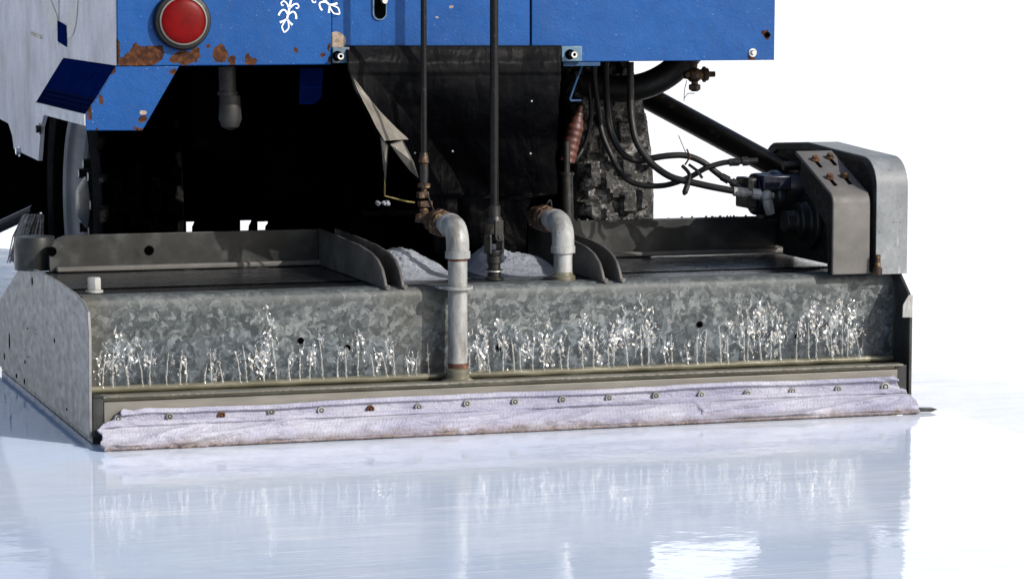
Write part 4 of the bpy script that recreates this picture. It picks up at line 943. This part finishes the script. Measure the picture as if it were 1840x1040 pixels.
# ------------------------------------------------------------------ towel
bolts = [(212, 752), (305, 748), (398, 746), (487, 740), (577, 737), (666, 735), (752, 731), (839, 727), (925, 724), (1010, 720), (1094, 717), (1178, 713), (1260, 711), (1343, 707), (1424, 703), (1506, 699), (1590, 695)]
TP = [(0, (-.001, .074)), (.05, (-.008, .0838)), (.11, (-.017, .0825)), (.17, (-.0185, .0745)), (.22, (-.009, .0680)), (.30, (-.009, .0545)), (.34, (-.024, .0575)), (.38, (-.033, .0555)), (.43, (-.035, .049)), (.48, (-.029, .0435)), (.53, (-.036, .0405)), (.60, (-.051, .036)), (.74, (-.070, .022)), (.88, (-.090, .0085)), (.95, (-.099, .003)), (1.0, (-.096, .0015))]
def towel(u, v):
    for (a, p), (b, q) in zip(TP, TP[1:]):
        if v <= b+1e-9: t = (v-a)/(b-a); y = p[0]+(q[0]-p[0])*t; z = p[1]+(q[1]-p[1])*t; break
    xl = lerp([(0, .082), (.2, .072), (.3, .05), (.45, .016), (.55, .011), (.65, .02), (.8, .010), (1, .022)], v)
    xr = lerp([(0, 2.035), (.2, 2.055), (.4, 2.068), (.7, 2.078), (1, 2.072)], v)
    x = xl+(xr-xl)*u
    e = min(1, u*22, (1-u)*30)
    # fold lines and cloth wrinkles
    w = max(0, min(1, (v-.02)/.1))*max(0, min(1, (.97-v)/.08))
    fold = .0045*fbm((x*2.2, v*6, 1.3), 1.0, 4)+.0035*math.sin((x*16+v*9)+3*fbm((x*3, 0, 4), 1, 2))*max(0, v-.35)*1.6
    diag = .0065*max(0, fbm((x*9+v*2.2, v*1.7, 8), 1.3, 3))*max(0, 1-abs(v-.62)*2.6)*(1.8 if x < .55 else .9)
    puck = .0022*noise.noise(Vector((x*34, v*7, 2)))*(1 if v > .28 else .7)
    rg = lambda q: (1-min(1, abs(noise.noise(Vector(q)))*2.6))**2
    crease = .008*rg((x*.9, v*3.2+x*.5, 11))*(1 if v > .36 else 0)+.009*rg((x*5+v*3.5, v*2.0, 21))*max(0, min(1, (v-.4)*4))*(1.6 if x < .6 or x > 1.5 else .8)
    fold += crease
    w *= .12 if .21 < v < .33 else (.55 if v < .21 else 1)
    y -= w*(fold+diag+puck)*(1 if v < .9 else .5); z += w*(.5*fold+.6*diag+.3*puck)
    if v < .22: z += .0045*fbm((x*3.4, .3, .1), 1, 4)
    if v < .30: z += .004*max(0, math.sin((x-.4)*2.2))*(1-v)
    # upper roll sags over the middle bolts
    if .12 < v < .32: y -= .004*max(0, 1-abs(x-1.15)/.55)
    # crumpled ends
    y += (1-e)*(.012*noise.noise(Vector((v*9, u*60, 3)))-.004); z += (1-e)*.008*noise.noise(Vector((v*8, u*50, 6)))
    x += (1-e)*.010*noise.noise(Vector((v*11, 4, u*8)))
    return Vector((x, y, max(z, .0012)))
bm = bmesh.new(); sheet(bm, towel, 760, 84)
tw = lab(part('towel', bm, M['towel'], smooth=True, angle=180), 'dirty lilac white towel strip bolted along the bar')
sd = tw.modifiers.new('thickness', 'SOLIDIFY'); sd.thickness = .004; sd.offset = -1
bm = bmesh.new()   # frayed brown threads at the lower hem
for k in range(520):
    u = random.random(); q = towel(u, .965)
    tube(bm, [q+Vector((0, .002, .001)), q+Vector((random.uniform(-.006, .006), -random.uniform(.002, .008), random.uniform(-.001, .003)))], [.0007, .0004], 3, False)
for v in bm.verts: v.co.z = max(v.co.z, .0006)
tag(obj('frayed_hem', bm, M['rust'], tw), kind='stuff')
for k, (px, py) in enumerate(bolts):
    yy = -.0115 if not 5 <= k <= 13 else -.0150; c = P(px, py, y=yy); r_ = .0092 if k < 16 else .0125
    c.z += .0005 if not 7 <= k <= 12 else .0035
    bm = bmesh.new(); stack(bm, c+Vector((0, .006, 0)), (0, -1, 0), [(0, r_), (.008, r_), (.0095, r_*.9), (.0095, r_*.62), (.008, r_*.6)], 20)
    bo = obj('washer', bm, M['rust'] if k in (2, 5) else M['zinc'], tw, smooth=True)
    bm = bmesh.new(); stack(bm, c+Vector((0, -.0015, 0)), (0, -1, 0), [(0, r_*.60), (.001, r_*.6)], 16); obj('washer_recess', bm, M['black'] if k in (2, 5) else M['grimy_black'], tw)
    bm = bmesh.new(); stack(bm, c+Vector((0, -.002, 0)), (0, -1, 0), [(0, r_*.36), (.0016, r_*.34), (.002, r_*.2)], 8)
    obj('bolt', bm, M['rust'] if k in (2, 5) else M['zinc'], tw)
# blade end sticking out to the right of the towel
bm = bmesh.new(); a = P(1625, 741, y=-.07); prism(bm, [Vector((2.05, -.075, .003)), Vector((2.05, -.075, .013)), Vector((2.125, -.08, .011)), Vector((2.135, -.08, .007)), Vector((2.12, -.08, .002))], (0, .02, 0))
lab(part('blade_end', bm, M['dark_steel'], bevel=.001), 'dark blade end sticking out right of the towel')

# ------------------------------------------------------------------ water jets running down the galvanized sheet
def clump(x, k):   # where the splash is tall
    return max(0, noise.noise(Vector((x*7.1, 3.3, 0)))*1.25+.28)
n_j = 66
for k in range(n_j):
    x = .045+(2.0-.045)*k/(n_j-1)+random.uniform(-.011, .011)
    if abs(x-.912) < .036: continue
    c_ = clump(x, k)*random.uniform(.5, 1.3); h = .045+.050*random.random()+.025*c_; lean = random.uniform(-.012, .008)
    zb_ = .122; bm = bmesh.new(); pts = []; rr = []; n = 18
    for i in range(n+1):
        t = i/n; pts.append(Vector((x+lean*t*t+.0014*noise.noise(Vector((x*90, t*9, 0))), YF-.008+.005*t, zb_+h*t))); rr.append((.0027-.0015*t)*(1+.9*noise.noise(Vector((x*70, t*16, 3)))))
    tube(bm, pts, rr, 7)
    def bead(p, r0, el=2.0):
        m = Matrix.Translation(p) @ Matrix.Rotation(random.uniform(-1.2, 1.2), 4, 'Y') @ Matrix.Diagonal((random.uniform(.5, 1.0), .6, random.uniform(1.0, el), 1))
        bmesh.ops.create_icosphere(bm, subdivisions=2 if r0 > .0014 else 1, radius=r0, matrix=m)
    # a crumpled film of splashing water with a ragged outline
    for film in range(2 if c_ > .35 else 1):
        cx, cz = x+lean+random.gauss(0, .010), zb_+h*random.uniform(.45, .9)+.025*c_+.02*film; wx, wz = .013+.020*c_*random.random(), .030+.045*c_*random.random(); NU, NV = 34, 60; cut = random.choice((.85, .95, 1.05, 1.15, 1.4)); g = {}; ph = k*3.7+film*1.9
        for a in range(NU+1):
            for b in range(NV+1):
                u, v = a/NU*2-1, b/NV*2-1; X = cx+u*wx*1.3+.004*noise.noise(Vector((v*2.2, ph, 1))); Z = cz+v*wz*1.3
                m_ = 1-u*u-v*v*.9+1.1*(1-4.2*abs(noise.noise(Vector((X*88+1.1*noise.noise(Vector((Z*55, ph, 0))), Z*21, ph)))))
                if m_ > cut: g[a, b] = bm.verts.new((X, YF-.0035+.0030*noise.noise(Vector((X*150, Z*110, ph)))+.0012*noise.noise(Vector((X*330, Z*300, ph))), Z))
        for a in range(NU):
            for b in range(NV):
                q = [g.get(t) for t in ((a, b), (a+1, b), (a+1, b+1), (a, b+1))]
                if all(q): bm.faces.new(q)
        for q in [q for q in g.values() if not q.link_faces]: bm.verts.remove(q)
    for s in range(int(4+c_*20)):
        z = zb_+h*random.uniform(.3, 1.0)+abs(random.gauss(0, .030))*c_
        bead(Vector((x+lean+random.gauss(0, .010), YF-.003, z)), random.choice((.0006, .0008, .0010, .0013)), 2.4)
    bead(Vector((x, YF-.012, zb_+.002)), .0030)
    tag(obj('water_jet', bm, M['water'], smooth=True, angle=180), 'thin clear water jet splashing up the galvanized front sheet above the ledge', 'water jet', 'water jets along the galvanized front sheet')

# ------------------------------------------------------------------ light, camera
EL, AZ = R(30), R(52)      # azimuth measured from +x towards the viewer
S_ = Vector((math.cos(EL)*math.cos(AZ), -math.cos(EL)*math.sin(AZ), math.sin(EL)))
w = bpy.data.worlds.new('World'); sc.world = w; w.use_nodes = True
nt = w.node_tree; sky = nt.nodes.new('ShaderNodeTexSky'); sky.sky_type = 'NISHITA'; sky.sun_disc = False
sky.sun_elevation = EL; sky.sun_rotation = math.atan2(S_.x, S_.y); sky.air_density = 1.0; sky.dust_density = 2.5; sky.ozone_density = 1.0
bg = nt.nodes['Background']; bg.inputs['Strength'].default_value = .15; 
# bright band added low in the sky to whiten the wet ice's reflection
tc = nt.nodes.new('ShaderNodeTexCoord'); sx = nt.nodes.new('ShaderNodeSeparateXYZ'); nt.links.new(tc.outputs['Generated'], sx.inputs[0])
rz = nt.nodes.new('ShaderNodeMapRange'); rz.interpolation_type = 'SMOOTHSTEP'; nt.links.new(sx.outputs['Z'], rz.inputs['Value'])
for i_, v_ in ((1, .16), (2, .34), (3, 1.), (4, 0.)): rz.inputs[i_].default_value = v_
ry = nt.nodes.new('ShaderNodeMapRange'); nt.links.new(sx.outputs['Y'], ry.inputs['Value'])
for i_, v_ in ((1, -.2), (2, .7), (3, 0.), (4, 1.)): ry.inputs[i_].default_value = v_
mm = nt.nodes.new('ShaderNodeMath'); mm.operation = 'MULTIPLY'; nt.links.new(rz.outputs[0], mm.inputs[0]); nt.links.new(ry.outputs[0], mm.inputs[1])
mc = nt.nodes.new('ShaderNodeMix'); mc.data_type = 'RGBA'; nt.links.new(mm.outputs[0], mc.inputs[0]); nt.links.new(sky.outputs[0], mc.inputs[6]); mc.inputs[7].default_value = (11.2, 11.3, 11.3, 1)
nt.links.new(mc.outputs[2], bg.inputs['Color'])
sun = bpy.data.lights.new('sun', 'SUN'); sun.energy = 5.0; sun.angle = R(.5); sun.color = (1, .95, .88)
so = bpy.data.objects.new('sun', sun); col.objects.link(so); so.rotation_euler = (-S_).to_track_quat('-Z', 'Y').to_euler()
cam = bpy.data.cameras.new('camera'); co = bpy.data.objects.new('camera', cam); col.objects.link(co)
cam.sensor_width = 36; cam.lens = FPX/1840*36; cam.clip_end = 2000; cam.clip_start = .1
co.matrix_world = Matrix.Translation(CAM) @ Matrix((RT, UP, -DIR)).transposed().to_4x4()
sc.camera = co
sc.view_settings.view_transform = 'Standard'; sc.view_settings.look = 'None'; sc.view_settings.exposure = 0; sc.view_settings.gamma = 1
sc.render.resolution_x = 1024; sc.render.resolution_y = 578
